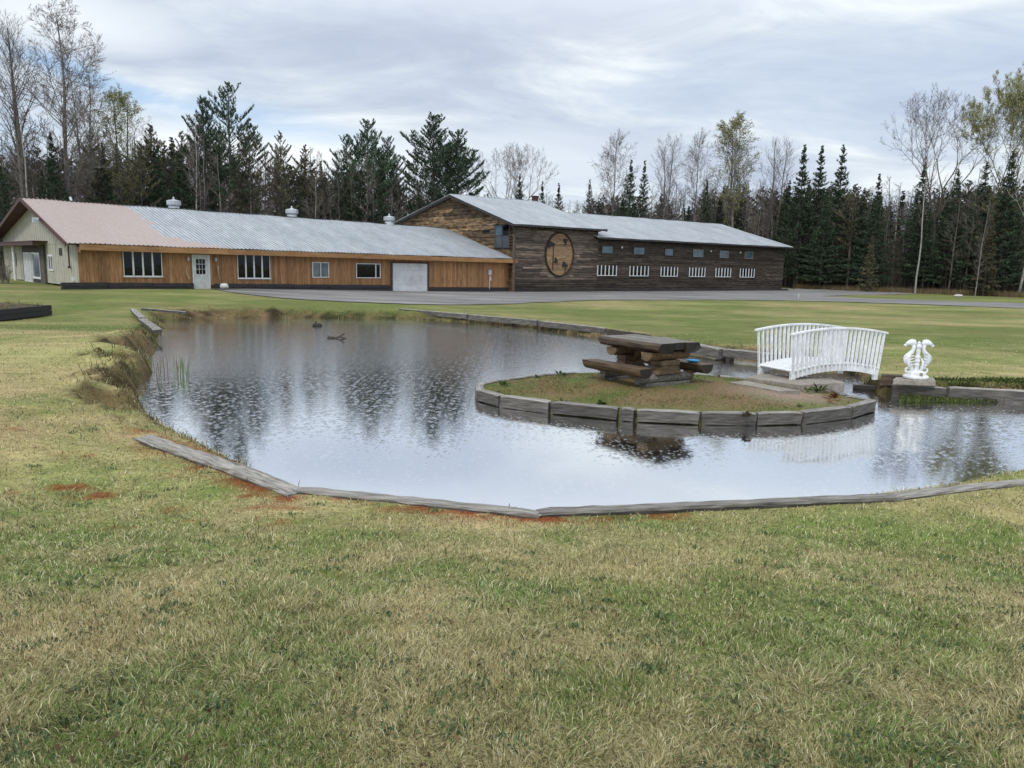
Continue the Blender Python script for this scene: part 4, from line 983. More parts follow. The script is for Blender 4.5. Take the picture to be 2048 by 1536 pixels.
def spreading_tree(H=17, r=.26, fork=.38, bud=False, spread=.62):
    tr = MB(); cr = MB(); bd = MB() if bud else None
    tr.tube([(0,0,-.1), (.1,.05,H*fork*.5), (.0,.1,H*fork)], [r*1.1,r*.85,r*.72], 8)
    def grow(p, d, L, rr, k):
        pts = [p]; q = p.copy(); dd = d.copy()
        for i in range(3): dd = (dd+rv(.14)+Vector((0,0,.09))).normalized(); q = q+dd*L/3; pts.append(q.copy())
        (tr if k > 2 else cr).tube(pts, [rr, rr*.85, rr*.72, rr*.6], 5 if k > 2 else 4, cap=False)
        for i in range(3): 
            j = random.randint(0,2); c = pts[j].lerp(pts[j+1], random.random()); sd_ = dd.cross(rv()).normalized(); twigs(cr, c, (dd*.6+sd_*.75).normalized(), L*.55, rr*.3, 1, bd)
        if k == 0:
            twigs(cr, pts[-1], dd, L*.9, rr*.5, 2, bd); return
        m = 3 if random.random() < .35 else 2; a0 = random.uniform(0, 6.28); u = dd.orthogonal().normalized(); v = dd.cross(u)
        for i in range(m):
            a = a0+i*2*math.pi/m+random.uniform(-.4,.4); nd_ = (dd+(u*math.cos(a)+v*math.sin(a))*spread*random.uniform(.6,1.15)).normalized()
            grow(pts[-1], nd_, L*random.uniform(.72,.9), rr*.6*random.uniform(.85,1.1), k-1)
    for i in range(4):
        a = i*1.57+random.uniform(-.3,.3); grow(Vector((0,.1,H*fork)), Vector((math.cos(a)*.55, math.sin(a)*.55, 1)).normalized(), H*.19, r*.5, 4)
    return tr, cr, bd
def conifer(H=18, r=.2, base=.25, wid=3.2, shape='pine', dens=1.0, tuft=.34):
    tr = MB(); cr = MB(); n = 8; pts = [Vector((random.uniform(-.05,.05), random.uniform(-.05,.05), H*i/n-.1)) for i in range(n+1)]
    tr.tube(pts, [r*(1-.93*i/n)+.01 for i in range(n+1)], 7)
    # a few dead snags under the crown
    for i in range(10):
        z = H*random.uniform(.06, base); a = random.uniform(0, 6.28); twigs(tr, Vector((0,0,z)), Vector((math.cos(a), math.sin(a), .1)), random.uniform(.6,1.8), .025, 1)
    step = (.62 if shape == 'pine' else .40)/dens; z = H*base
    while z < H*.985:
        t = (z/H-base)/(1-base)
        if shape == 'pine': prof = (min(1, .5+t*1.7))*(1-t**2.0)**.85*random.uniform(.55,1.2)+.04
        else: prof = min(1,(1-t)*1.5)**1.0*(1-t*.25)*random.uniform(.55,1.15)+.015
        nb = random.randint(4,6) if shape == 'pine' else random.randint(5,8)
        a0 = random.uniform(0, 6.28)
        for i in range(nb):
            if shape == 'pine' and random.random() < .12: continue
            a = a0+i*6.283/nb+random.uniform(-.35,.35); L = max(.14, wid*prof*random.uniform(.7,1.2)); tf = tuft*(.4+.6*min(1, (1-t)*2.6))
            up = (.10+.75*t) if shape == 'pine' else (-.22+.75*t)
            dd = Vector((math.cos(a), math.sin(a), up)).normalized(); p = Vector((0,0,z+random.uniform(-.2,.2)))
            q = [p]; m = 3; c = p.copy()
            for k in range(m):
                dd = (dd+Vector((0,0,.17 if shape == 'pine' else .10))).normalized(); c = c+dd*L/m; q.append(c.copy())
            tr.tube(q, [.045*L/wid+.012, .03, .016, .006], 3, cap=False)
            k2 = max(3, int(L*(5.2 if shape == 'pine' else 6.2)*dens))
            for k in range(k2):
                s = (.30 if shape == 'pine' else .12)+(1-(.30 if shape == 'pine' else .12))*(k+random.random())/k2; j = min(m-1, int(s*m)); b = q[j].lerp(q[j+1], s*m-j)
                sd_ = dd.cross(Vector((0,0,1))).normalized()*random.choice((-1,1)); ll = L*(.34 if shape == 'pine' else .26)*(1.15-s)+.10*(1.2-t)
                tip = b+(sd_*random.uniform(.5,1)+dd*random.uniform(.3,.8)+Vector((0,0,random.uniform(.05,.35) if shape == 'pine' else random.uniform(-.4,-.05))))*ll
                for w_ in range(3):
                    c2 = b.lerp(tip, (w_+.6)/3)
                    cr.tint = random.uniform(.5, 1.55)*(.8+.35*s)  # random tuft tone, raised towards limb ends: lit tips painted into the tint
                    for _ in range(3 if shape == 'pine' else 2):
                        dv_ = (Vector((0,0,.7 if shape == 'pine' else -.1))+dd*.5+rv(.75)).normalized(); tri(cr, c2+rv(.05), dv_, tf*random.uniform(.6,1.2), .045 if shape == 'pine' else .055)
        z += step*random.uniform(.75,1.25)
    return tr, cr, None
LIB = {}
def proto(key, made, H, tm, cm, bm_='bud'):
    t = bpy.data.objects.new('tree_'+key, None)
    LIB[key] = (made, H, tm, cm, bm_, {})
def to_mesh(mb, name, mat):
    me = bpy.data.meshes.new(name); me.from_pydata(mb.v, [], mb.f); me.materials.append(mt[mat])
    a = me.attributes.new('tint', 'FLOAT', 'POINT'); a.data.foreach_set('value', mb.t); me.update(); return me
def make_lib():
    S = {}
    def reg(key, made, H, tm, cm):
        tr, cr, bd = made; S[key] = [to_mesh(tr, 'trunk', tm), to_mesh(cr, 'crown', cm), to_mesh(bd, 'buds', 'bud') if bd else None, H]
    reg('tall_bare', leader_tree(20, .2, .28, 4.6, 30, .9, lvl=3), 20, 'palegreybark', 'twig')
    reg('tall_bare2', leader_tree(19, .18, .34, 3.8, 30, 1.15, lvl=2, twin=True), 19, 'palegreybark', 'twig')
    reg('pole_bare', leader_tree(16, .12, .30, 2.3, 26, .9, lvl=2), 16, 'bark', 'twig')
    reg('pole_bare2', leader_tree(15, .10, .22, 1.9, 28, .7, lvl=2), 15, 'bark', 'twig')
    reg('pole_bare3', leader_tree(16, .11, .12, 2.2, 34, .6, lvl=2), 16, 'palegreybark', 'twig')
    reg('birch', leader_tree(13, .11, .45, 2.0, 16, 1.0, lvl=2, lean=.012), 13, 'pale_bark', 'twig')
    reg('budding', leader_tree(17, .15, .35, 3.4, 28, 1.1, bud=True, lvl=2, twin=True), 17, 'palegreybark', 'twig')
    reg('spread', spreading_tree(17), 17, 'bark', 'twig')
    reg('spreadbud', spreading_tree(17, .22, .42, True, .5), 17, 'bark', 'twig')
    reg('pine', conifer(19, .24, .28, 4.6, 'pine', 1.2, .34), 19, 'bark', 'pine')
    reg('pine2', conifer(18, .2, .36, 4.0, 'pine', .9, .34), 18, 'bark', 'pine')
    reg('pine3', conifer(17, .18, .40, 3.2, 'pine', .85, .34), 17, 'bark', 'rusty')
    reg('spruce', conifer(16, .17, .10, 2.9, 'spruce', .95, .28), 16, 'bark', 'spruce')
    reg('spruce2', conifer(14, .14, .16, 2.2, 'spruce', .9, .28), 14, 'bark', 'spruce')
    reg('fir', conifer(12, .12, .06, 1.6, 'spruce', .9, .3), 12, 'bark', 'rusty')
    return S
SP = make_lib()
KN = {'tall_bare': 'bare_tree', 'tall_bare2': 'bare_tree', 'pole_bare': 'bare_tree', 'pole_bare2': 'bare_tree', 'pole_bare3': 'bare_tree', 'birch': 'birch_tree', 'budding': 'budding_tree', 'spread': 'bare_tree', 'spreadbud': 'budding_tree',
      'pine': 'pine_tree', 'pine2': 'pine_tree', 'pine3': 'pine_tree', 'spruce': 'spruce_tree', 'spruce2': 'spruce_tree', 'fir': 'fir_tree'}
CAT = {'bare_tree': 'tree', 'birch_tree': 'birch', 'budding_tree': 'tree', 'pine_tree': 'pine tree', 'spruce_tree': 'spruce tree', 'fir_tree': 'fir tree'}
def place_tree(key, px, top, Y, label, group=None, wide=1.0, rot=None, lean=0.0):
    tm, cm, bm_, H0 = SP[key]; p = atd(px, top, Y); gz = float(Hground(p.x, Y)); h = p.z-gz; s = h/H0
    t = empty(KN[key], (p.x-lean*h, Y, gz), random.uniform(0, 6.28) if rot is None else rot, label, CAT[KN[key]], group)
    t.scale = (s*wide, s*wide, s)
    if lean: t.rotation_euler = (0, math.atan(lean), 0)
    for me, nm_ in ((tm, 'trunk'), (cm, 'crown'), (bm_, 'buds')):
        if me is None: continue
        o = bpy.data.objects.new(nm_, me); col.objects.link(o); o.parent = t
    return t
FEAT = [
 ('tall_bare', 112, 42, 64, 'tallest bare tree, broad silvery crown above the left gable', 1.25), ('tall_bare2', 22, 62, 63, 'tall twin-stemmed bare tree at the left frame edge', 1.0),
 ('tall_bare2', 160, 150, 68, 'bare tree half hidden right of the tallest bare one', .8), ('spruce', 100, 262, 62.5, 'dark green spruce in front of the tallest bare tree', .85), ('birch', 30, 235, 61, 'pale trunk leaning left at the far left of the wood', .9),
 ('budding', 238, 200, 70, 'pale yellow-green budding tree left of the three pines', 1.0), ('pine3', 182, 262, 66, 'slim olive pine just right of the dark spruce', .9), ('pine3', 300, 248, 72, 'ragged olive pine right of the yellow-green budding tree', 1.0),
 ('pine2', 455, 163, 72, 'tallest pine of the left wood, open layered top', .95), ('pine', 405, 198, 73, 'dense pine just left of the tallest left-hand pine', .75), ('pine3', 497, 238, 72, 'brownish pine just right of the tallest left-hand pine', .95),
 ('pine3', 362, 262, 74, 'shorter olive pine left of the dense pine', .9), ('birch', 383, 235, 70, 'pale birch stems in front of the dense pine above the first roof vent', .8), ('pine3', 560, 262, 76, 'pointed pine in the dip between the pine groups', .8), ('pine3', 610, 290, 78, 'low olive pine above the second roof vent', 1.0),
 ('pine', 735, 240, 83, 'broad blue-green pine left of the barn pine', .95), ('pine2', 692, 268, 84, 'slimmer pine leaning against the broad blue-green one', .9), ('pine', 775, 275, 86, 'pine filling the right shoulder of the broad blue-green one', .8),
 ('pine', 868, 230, 86, 'biggest pine with wide drooping limbs behind the barn peak', 1.2), ('pine', 915, 262, 88, 'second pine behind the barn peak reaching out to the right', 1.15), ('spruce2', 602, 320, 77, 'thin dark spruce spike behind the second roof vent', .5),
 ('spread', 1018, 312, 104, 'round bare crown behind the high barn roof', .9), ('spruce', 1040, 345, 100, 'dark conifer in front of the round bare crown behind the high roof', .9), ('spruce2', 1085, 362, 101, 'small spiky spruce behind the barn chimney', .8), ('spruce2', 1118, 365, 106, 'pale thin conifer right of the barn chimney', .9),
 ('tall_bare', 1228, 282, 106, 'tall fan-shaped bare tree above the left of the long roof', 1.0), ('spruce2', 1263, 318, 104, 'ragged conifer right of the fan-shaped bare tree', .9), ('spruce2', 1290, 320, 106, 'twin of the ragged conifer, a step to its right', .8), ('spruce2', 1180, 358, 110, 'narrow dark conifer left of the fan-shaped bare tree', .7),
 ('tall_bare2', 1338, 285, 108, 'tall bare tree above the middle of the long roof', .9), ('tall_bare', 1395, 280, 108, 'upright bare tree left of the pale budding crown', .8), ('budding', 1480, 248, 108, 'tall pale budding crown above the right of the long roof', 1.15), ('tall_bare2', 1560, 290, 104, 'faint bare tree left of the three dark spires', .9), ('spruce2', 1415, 360, 104, 'short dark conifer below the upright bare tree', .9),
 ('spruce', 1610, 286, 92, 'left of the three dark spruce spires beyond the barn end', .95), ('spruce', 1645, 288, 94, 'middle of the three dark spruce spires beyond the barn end', .95), ('spruce', 1688, 286, 91, 'right of the three dark spruce spires beyond the barn end', .95), ('spruce', 1655, 380, 88, 'lower dark spruce filling the gap under the three spires', 1.1),
 ('spread', 1895, 218, 82, 'great spreading bare tree on the right skyline', .82), ('spreadbud', 2032, 216, 80, 'budding yellow-green crown at the right frame edge', .72), ('birch', 1860, 300, 78, 'pale trunk rising from the lawn edge below the spreading bare tree', .7),
 ('spruce', 1760, 345, 84, 'dark pointed spruce left of the spreading bare tree', .9), ('spruce2', 1850, 328, 83, 'dark conifer under the left limbs of the spreading bare tree', 1.1), ('spruce', 1918, 335, 80, 'dark conifer under the right limbs of the spreading bare tree', 1.0), ('spruce', 1975, 322, 79, 'bushy conifer left of the budding crown at the right edge', 1.1), ('spruce', 2028, 298, 76, 'tall dark conifer at the right frame edge below the budding crown', 1.0),
 ('fir', 1745, 470, 80, 'low olive fir at the wood edge beyond the drive', 1.3), ('fir', 1985, 430, 74, 'yellowish fir low in the right corner of the wood', 1.3), ('pole_bare3', 1985, 395, 73, 'leaning grey trunk left of the white birch', .8)]
for key, px, top, Y, lbl, wd in FEAT: place_tree(key, px, top, Y, lbl, None, wd, lean=(.06 if 'leaning grey' in lbl else -.04 if 'leaning left' in lbl else 0))
# the white birch at the right edge, drawn by hand
def white_birch():
    p = at(2036, 594, .25); t = empty('birch_tree', p, 0, 'white bare birch leaning over the lawn at the right edge', 'birch')
    m = MB(); H = (594-375)*p.y/1500
    q = [(0,0,-.1), (.25,0,H*.2), (.5,0,H*.42), (.45,0,H*.62), (.2,0,H*.8), (-.1,0,H)]; m.tube(q, [.13,.12,.10,.07,.045,.02], 7)
    m.build('trunk', mt['pale_bark'], t, smooth=True)
    c = MB(); c.tube([(.45,0,H*.58), (-.4,0,H*.72), (-1.2,0,H*.84)], [.05,.035,.015], 4)
    for s in ((-.4,0,H*.72), (-1.2,0,H*.84), (.2,0,H*.8), (-.1,0,H), (.45,0,H*.62)):
        for _ in range(3): twigs(c, Vector(s), Vector((random.uniform(-1,.5), random.uniform(-.4,.4), random.uniform(.1,1))), 1.5, .02, 1)
    c.build('crown', mt['pale_bark'], t)
white_birch()
EDX = [-60,100,400,744,900,1200,1450,1580,1700,1900,2110]; EDY = [60,64,70,80,86,100,108,93,87,79,73]
SKX = [-60,0,180,300,400,500,600,700,800,950,1000,1150,1200,1300,1500,1600,1800,1900,2110]; SKY = [265,270,275,255,262,290,305,310,330,372,362,392,370,372,350,350,362,350,335]
SEG = [(60,'left of the pink roof peak'), (200,'above the pink roof'), (330,'left of the first roof vent'), (380,'behind the first roof vent'), (560,'between the first and second roof vents'), (620,'behind the second roof vent'),
 (760,'between the second and third roof vents'), (850,'just left of the barn peak'), (960,'behind the barn peak'), (1090,'above the high barn roof'), (1200,'where the two barn roofs meet'), (1330,'above the left of the long barn roof'),
 (1450,'above the middle of the long barn roof'), (1580,'above the far end of the long barn roof'), (1700,'just right of the barn end'), (1830,'where the gravel turnoff meets the wood'), (1960,'below the great spreading bare tree'), (9999,'by the right frame edge')]
def side(px): return next(p for e, p in SEG if px < e)
def reg(px): return 'behind the workshop' if px < 850 else 'behind the barn' if px < 1580 else 'at the lawn edge right of the barn'
KL = {'bare_tree': 'grey-brown bare tree ', 'pine_tree': 'ragged pine ', 'spruce_tree': 'dark spruce ', 'birch_tree': 'slender pale-stemmed tree ', 'fir_tree': 'low olive fir ', 'budding_tree': 'budding tree '}
fill = ['pole_bare']*6+['pole_bare2']*6+['pole_bare3']*8+['spruce2']*2+['pine3']*3+['spruce']*1+['birch']*1+['fir']*2+['tall_bare2']*1+['pine2']*1+['spruce']*2
N_FILL = 235
for i in range(N_FILL):
    px = -60+2170*((i*0.61803398875) % 1.0); dep = random.choice((0,1,2,4,6,9,12,16))*random.uniform(.7,1.1); Y = float(np.interp(px, EDX, EDY))+dep
    if 560 < px < 1560: key = random.choice(fill[:22])
    else: key = random.choice(fill)
    top = float(np.interp(px, SKX, SKY))+abs(random.gauss(0,1))*38-8
    if 930 < px < 1180: top += 10
    if key in ('fir',): top = random.uniform(430, 520)
    if KN[key] in ('spruce_tree', 'pine_tree'): top += 14
    k = KN[key]; wd = random.uniform(.8,1.3); place_tree(key, px, top, Y, ('near ' if dep < 3 else 'half-hidden ' if dep < 8 else 'deep-set ')+('tall ' if top < np.interp(px, SKX, SKY)+12 else 'short ' if key != 'fir' and top > np.interp(px, SKX, SKY)+50 else '')+('bushy ' if wd > 1.13 else 'slim ' if wd < .97 else '')+KL[k]+side(px), k.replace('_', ' ')+'s filling the wood '+reg(px), wd)

# the far depth of the wood, one mass
def far_wood():
    src = []
    for key in ('pole_bare2', 'pole_bare3', 'spruce2', 'pine3'):
        tm, cm, _, H = SP[key]
        for me, frac in ((tm, 1.0), (cm, .5)):
            n = len(me.vertices); v = np.empty(n*3, np.float32); me.vertices.foreach_get('co', v); v = v.reshape(-1, 3)
            tris = []; me.calc_loop_triangles(); tt = np.empty(len(me.loop_triangles)*3, np.int32); me.loop_triangles.foreach_get('vertices', tt); tt = tt.reshape(-1, 3)
            src.append((key, v, tt, me.materials[0], H))
    V = []; F = []; MI = []; mats = []; b = 0
    for i in range(400):
        px = (-150+2350*((i*.7548776662) % 1.0)) if i < 250 else 900+1250*((i*.7548776662) % 1.0); Y = float(np.interp(px, EDX, EDY))+random.uniform(10, 42); top = float(np.interp(px, SKX, SKY))+(random.uniform(12, 60) if i < 250 else random.uniform(18, 70))
        p = atd(px, top, Y); h = max(4, p.z-.2); a = random.uniform(0, 6.28); key = random.choice(('pole_bare2', 'pole_bare3', 'pole_bare3', 'spruce2', 'pine3') if i < 250 else ('pole_bare2', 'pole_bare3', 'pole_bare3', 'pole_bare2', 'pine3', 'pine3', 'spruce2'))
        for k, v, tt, mat, H in src:
            if k != key: continue
            s = h/H; c, sn = math.cos(a), math.sin(a); w = v.copy(); x = (v[:, 0]*c-v[:, 1]*sn)*s*1.4; y = (v[:, 0]*sn+v[:, 1]*c)*s*1.4
            V.append(np.stack([x+p.x, y+Y, v[:, 2]*s+.2], 1)); F.append(tt+b); b += len(v)
            if mat not in mats: mats.append(mat)
            MI.append(np.full(len(tt), mats.index(mat), np.int32))
    V = np.concatenate(V); F = np.concatenate(F); o = npmesh('far_wood', V, F, mats, {'tint': np.ones(len(V))*.8}); o.data.polygons.foreach_set('material_index', np.concatenate(MI))
    tag(o, 'dense dark wood far behind the first rows of trees', 'wood', kind='stuff')
far_wood()
# brush and saplings at the wood edge
def brush():
    V = []; F = []; C = []
    n = 42000; px = rng.uniform(-60, 2110, n); Y = np.interp(px, EDX, EDY)+rng.uniform(-1.0, 34, n); keep = rng.random(n) < np.where(px > 1570, 1.0, .45); px = px[keep]; Y = Y[keep]; n = len(px)
    x = (px-1024)/1500*Y; h = .6+7.5*rng.random(n)**1.6; ln = rng.normal(0, .13, (n, 2)); w = rng.uniform(.012, .04, n); a = rng.uniform(0, 3.14, n)
    z = np.full(n, .2); ca, sa = np.cos(a)*w, np.sin(a)*w
    V = np.stack([np.stack([x-ca, Y-sa, z], 1), np.stack([x+ca, Y+sa, z], 1), np.stack([x+ln[:, 0]*h, Y+ln[:, 1]*h, z+h], 1)], 1).reshape(-1, 3)
    c = np.array([[.10,.085,.07]])*rng.uniform(.6,1.6,(n,1)); c = np.repeat(c, 3, 0); F = np.arange(3*n).reshape(-1, 3)
    o = npmesh('brush', V, F, mt['blade'], {'col': c}); tag(o, 'leafless brush and saplings along the foot of the wood', 'brush', kind='stuff')
    # dry rust and straw coloured growth at the lawn edge on the right
    n = 16000; px = rng.uniform(1580, 2110, n); Y = np.interp(px, EDX, EDY)-rng.uniform(.2, 3.5, n); x = (px-1024)/1500*Y
    h = rng.uniform(.15, .75, n); a = rng.uniform(0, 3.14, n); w = .02; ln = rng.normal(0, .3, (n, 2)); z = np.full(n, .2)
    V = np.stack([np.stack([x-np.cos(a)*w, Y-np.sin(a)*w, z], 1), np.stack([x+np.cos(a)*w, Y+np.sin(a)*w, z], 1), np.stack([x+ln[:, 0]*h, Y+ln[:, 1]*h, z+h], 1)], 1).reshape(-1, 3)
    k = rng.random((n, 1)); c = np.where(k < .5, [[.26,.20,.11]], np.where(k < .8, [[.16,.10,.06]], [[.14,.13,.05]])); c = np.repeat(c, 3, 0)
    o = npmesh('dry_grass', V, np.arange(3*n).reshape(-1, 3), mt['blade'], {'col': c}); tag(o, 'dry straw and bracken strip between lawn and wood on the right', 'dry grass', kind='stuff')
mt['blade'] = ATTR('grass_blade', .75, .3, .25)
brush()

# ---------------------------------------------------------------- grass
def blades(name, x, y, z, L, w, c, label, bend=1.0, cat='grass', az=None, lay=0.0):
    n = len(x); a = rng.uniform(0, 2*np.pi, n); ln = np.abs(rng.normal(1.0, .5, n))*bend+lay; az = rng.uniform(0, 2*np.pi, n) if az is None else az
    dx = np.cos(az)*np.sin(np.minimum(ln, 1.45)); dy = np.sin(az)*np.sin(np.minimum(ln, 1.45)); dz = np.cos(np.minimum(ln, 1.45))
    ca, sa = np.cos(a)*w/2, np.sin(a)*w/2
    m = np.stack([x+dx*L*.45, y+dy*L*.45, z+dz*L*.62], 1); tp = np.stack([x+dx*L, y+dy*L, z+dz*L*.85], 1)
    o_ = np.stack([ca, sa, 0*ca], 1); b = np.stack([x, y, z-.006], 1)
    V = np.stack([b-o_, b+o_, m+o_*.8, m-o_*.8, tp], 1).reshape(-1, 3); i = np.arange(n)[:, None]*5
    F = np.concatenate([i+np.array([0,1,2]), i+np.array([0,2,3]), i+np.array([3,2,4])], 0)
    C = np.repeat(c, 5, 0); o = npmesh(name, V, F, mt['blade'], {'col': C}); return tag(o, label, cat, kind='stuff')
def clear_of_timbers(x, y, m=.0):
    ok = np.ones(len(x), bool)
    for (a, b), w in zip(TIMW, (.105, .08, .075, .08)):
        ex, ey = b.x-a.x, b.y-a.y; L2 = ex*ex+ey*ey; t = np.clip(((x-a.x)*ex+(y-a.y)*ey)/L2, 0, 1); d = np.hypot(x-a.x-t*ex, y-a.y-t*ey); ok &= d > w+m
    return ok
def near_grass():
    N = 950000; u = rng.random(N); y0, y1 = 1.75, 24.0; y = 1/(1/y0-u*(1/y0-1/y1)); x = (rng.random(N)*2-1)*(.74*y+.25)
    # keep density even on the ground close by, thinner with distance
    d = sdist(x, y, POND); ok = (d > .03) & clear_of_timbers(x, y); x = x[ok]; y = y[ok]
    n = len(x); z = Hground(x, y); c = lawncol(x, y)
    g = rng.random((n, 1)); bare = fbm(x*3, y*3, 3, 101)
    straw = np.array([.60,.525,.28]); pale = np.array([.82,.77,.52]); dk = np.array([.055,.065,.02]); fresh = np.array([.20,.31,.07])
    gm = np.clip((c[:, 1:2]-c[:, 0:1])/.06+.5, 0, 1)
    col_ = c*rng.uniform(.75, 1.3, (n, 1)); k = rng.random((n, 1))
    col_ = np.where(k < .34-.20*gm, straw*rng.uniform(.7,1.15,(n,1)), col_); col_ = np.where((k > .34) & (k < .42), pale, col_); col_ = np.where((k > .42) & (k < .58), dk, col_); col_ = np.where((k > .58) & (k < .60+.20*gm*np.clip(1.3-y[:, None]*.08, .15, 1)), fresh*rng.uniform(.8,1.3,(n,1)), col_)
    l = litter(x, y); rust = rng.random(n) < l*1.3; col_[rust] = np.array([.27,.075,.03])*rng.uniform(.6,1.4,(rust.sum(),1))
    tuft = sm((fbm(x*2.6, y*2.6, 3, 111)-.45)/.3)
    L = rng.uniform(.024, .056, n)*(1+.7*tuft)*np.clip(1.15-.03*y, .5, 1); w = (.0009+.00066*y)*rng.uniform(.7,1.3,n)
    L = np.where(rust, L*.5, L)
    mat_ = fbm(x*1.9, y*1.9, 3, 131); L = L*(1+.5*sm((mat_-.5)/.15)); thin = rng.random(n) < sm((fbm(x*4.2, y*4.2, 2, 141)-.60)/.12)*.75
    L = np.where(thin, L*.35, L); col_[thin] = col_[thin]*.5
    field = 16*fbm(x*5.5, y*5.5, 2, 151)+rng.normal(0, 1.25, n); L = L*.74
    blades('lawn_grass', x, y, z, L, w, col_, 'short straw and green lawn grass of the foreground', az=field, lay=.12+.4*sm((mat_-.42)/.2))
    # broad-leaved weeds and scattered dead leaves
    m = 260; cx = (rng.random(m)*2-1); cy = 1/(1/2.0-rng.random(m)*(1/2.0-1/9.0)); cx = cx*(.74*cy+.2); ok = (sdist(cx, cy, POND) > .25) & clear_of_timbers(cx, cy, .05); cx = cx[ok]; cy = cy[ok]; cx = np.repeat(cx, 26)+rng.normal(0,.045,len(cx)*26); cy = np.repeat(cy, 26)+rng.normal(0,.03,len(cy)*26)
    q = len(cx); cc = np.array([[.11,.165,.075]])*rng.uniform(.5,1.4,(q,1)); blades('lawn_weeds', cx, cy, Hground(cx, cy)+.008, rng.uniform(.014,.032,q), rng.uniform(.007,.014,q), cc, 'small blue-green weeds in clumps through the lawn', bend=.9, cat='weeds')
    q = 600; cy = 1/(1/1.9-rng.random(q)*(1/1.9-1/12.0)); cx = (rng.random(q)*2-1)*(.74*cy+.2); ok = (sdist(cx, cy, POND) > .1) & clear_of_timbers(cx, cy, .02); cx = cx[ok]; cy = cy[ok]; q = len(cx); cc = np.array([[.13,.085,.045]])*rng.uniform(.5,1.5,(q,1)); blades('dead_leaves', cx, cy, Hground(cx, cy)+.022, rng.uniform(.012,.03,q), rng.uniform(.006,.014,q), cc, 'scattered brown dead leaves and twigs on the lawn', bend=1.4, cat='leaves')
near_grass()
def edge_grass():
    # longer blades along the near water line and the eroded left bank
    X = []; Y = []; P = POND; n = len(P)
    for i in range(n):
        a, b = P[i], P[(i+1) % n]; L = np.hypot(*(b-a)); m = int(L*(260 if min(a[1], b[1]) < 13 else 150)); t = rng.random(m); X.append(a[0]+(b[0]-a[0])*t); Y.append(a[1]+(b[1]-a[1])*t)
    x = np.concatenate(X)+rng.normal(0,.05,sum(map(len, X))); y = np.concatenate(Y)+rng.normal(0,.05,len(x))
    cl = fbm(x*1.8, y*1.8, 3, 121); left = (x < -2.3) & (y < 26); far = (y >= 26) | ((x > 1) & (y > 19))
    off = np.where(left | far, np.abs(rng.normal(0,.35,len(x))), 0)
    # push outwards
    cx, cy = 0.0, 14.0; r = np.hypot(x-cx, y-cy); x = x+(x-cx)/r*off; y = y+(y-cy)/r*off
    keep = (rng.random(len(x)) < np.where(left | far, .55, sm((cl-.42)/.15)*.55)) & (sdist(x, y, POND) > -.06) & clear_of_timbers(x, y, -.02); x = x[keep]; y = y[keep]; far = far[keep]
    n = len(x); z = np.maximum(Hground(x, y), 0); lf = (x < -5) & (y < 22); L = rng.uniform(.04,.13,n)*(1-.35*far)*(1+.5*lf); k = rng.random((n,1))
    k = k+.18*far[:, None]; c = np.where(k < .45, [[.36,.30,.16]], np.where(k < .85, [[.15,.18,.06]], [[.07,.06,.03]]))*rng.uniform(.6,1.2,(n,1))*(1-.45*lf*rng.random(n))[:, None]
    blades('shore_grass', x, y, z, L, .005+.0007*y, c, 'longer ragged grass along the pond edge', bend=.75)
edge_grass()
def island_grass():
    n = 36000; x = rng.uniform(-.8, 6.3, n); y = rng.uniform(10.8, 15.6, n); d = sdist(x, y, ISL); pk = np.exp(-((x-4.7)/.9)**2-((y-12.5)/.6)**2)
    ok = (d < -.16) & (rng.random(n) > pk*2.2) & (rng.random(n) < .25+sm((fbm(x*2.5, y*2.5, 3, 161)-.4)/.2)); x = x[ok]; y = y[ok]; n = len(x)
    c = islcol(x, y)*rng.uniform(.6,1.7,(n,1)); k = rng.random((n,1)); c = np.where(k < .12, [[.30,.24,.12]], c); c = np.where(k > .72, [[.13,.19,.05]], c)
    L = rng.uniform(.015,.045,n); blades('island_grass', x, y, Hisl(x, y)-.005, L, np.full(n, .012), c, 'thin moss and grass on the island soil')
island_grass()

# ---------------------------------------------------------------- small plants
def leafy(p, n, h, lw, colr, label, name='leafy_plant', spread=.5, group=None, dark=.6):
    V = []; F = []; C = []; b = 0
    for i in range(n):
        a = random.uniform(0, 6.28); e = random.uniform(.25, 1.25); L = h*random.uniform(.6,1.1); d = Vector((math.cos(a)*math.cos(e), math.sin(a)*math.cos(e), math.sin(e))); s = d.cross(Vector((0,0,1))).normalized()*lw*random.uniform(.7,1.2)
        o = Vector((math.cos(a), math.sin(a), 0))*random.uniform(0, spread*h*.3); q = o+d*L*.55; tp = o+d*L-Vector((0,0,L*.18))
        V += [o, q+s, tp, q-s, q+Vector((0,0,lw*.3))]; F += [(b,b+1,b+4), (b+1,b+2,b+4), (b+2,b+3,b+4), (b+3,b,b+4)]; k = random.uniform(dark, 1.3); C += [[c*k for c in colr]]*5; b += 5
    o = npmesh(name, np.array([tuple(v) for v in V]), F, mt['blade'], {'col': np.array(C)}); o.location = p; return tag(o, label, 'plant', group)
def ip(px, py): 
    q = at(px, py, .26); return Vector((q.x, q.y, float(Hisl(q.x, q.y))-.01))
G5 = 'small leafy plants on the island'
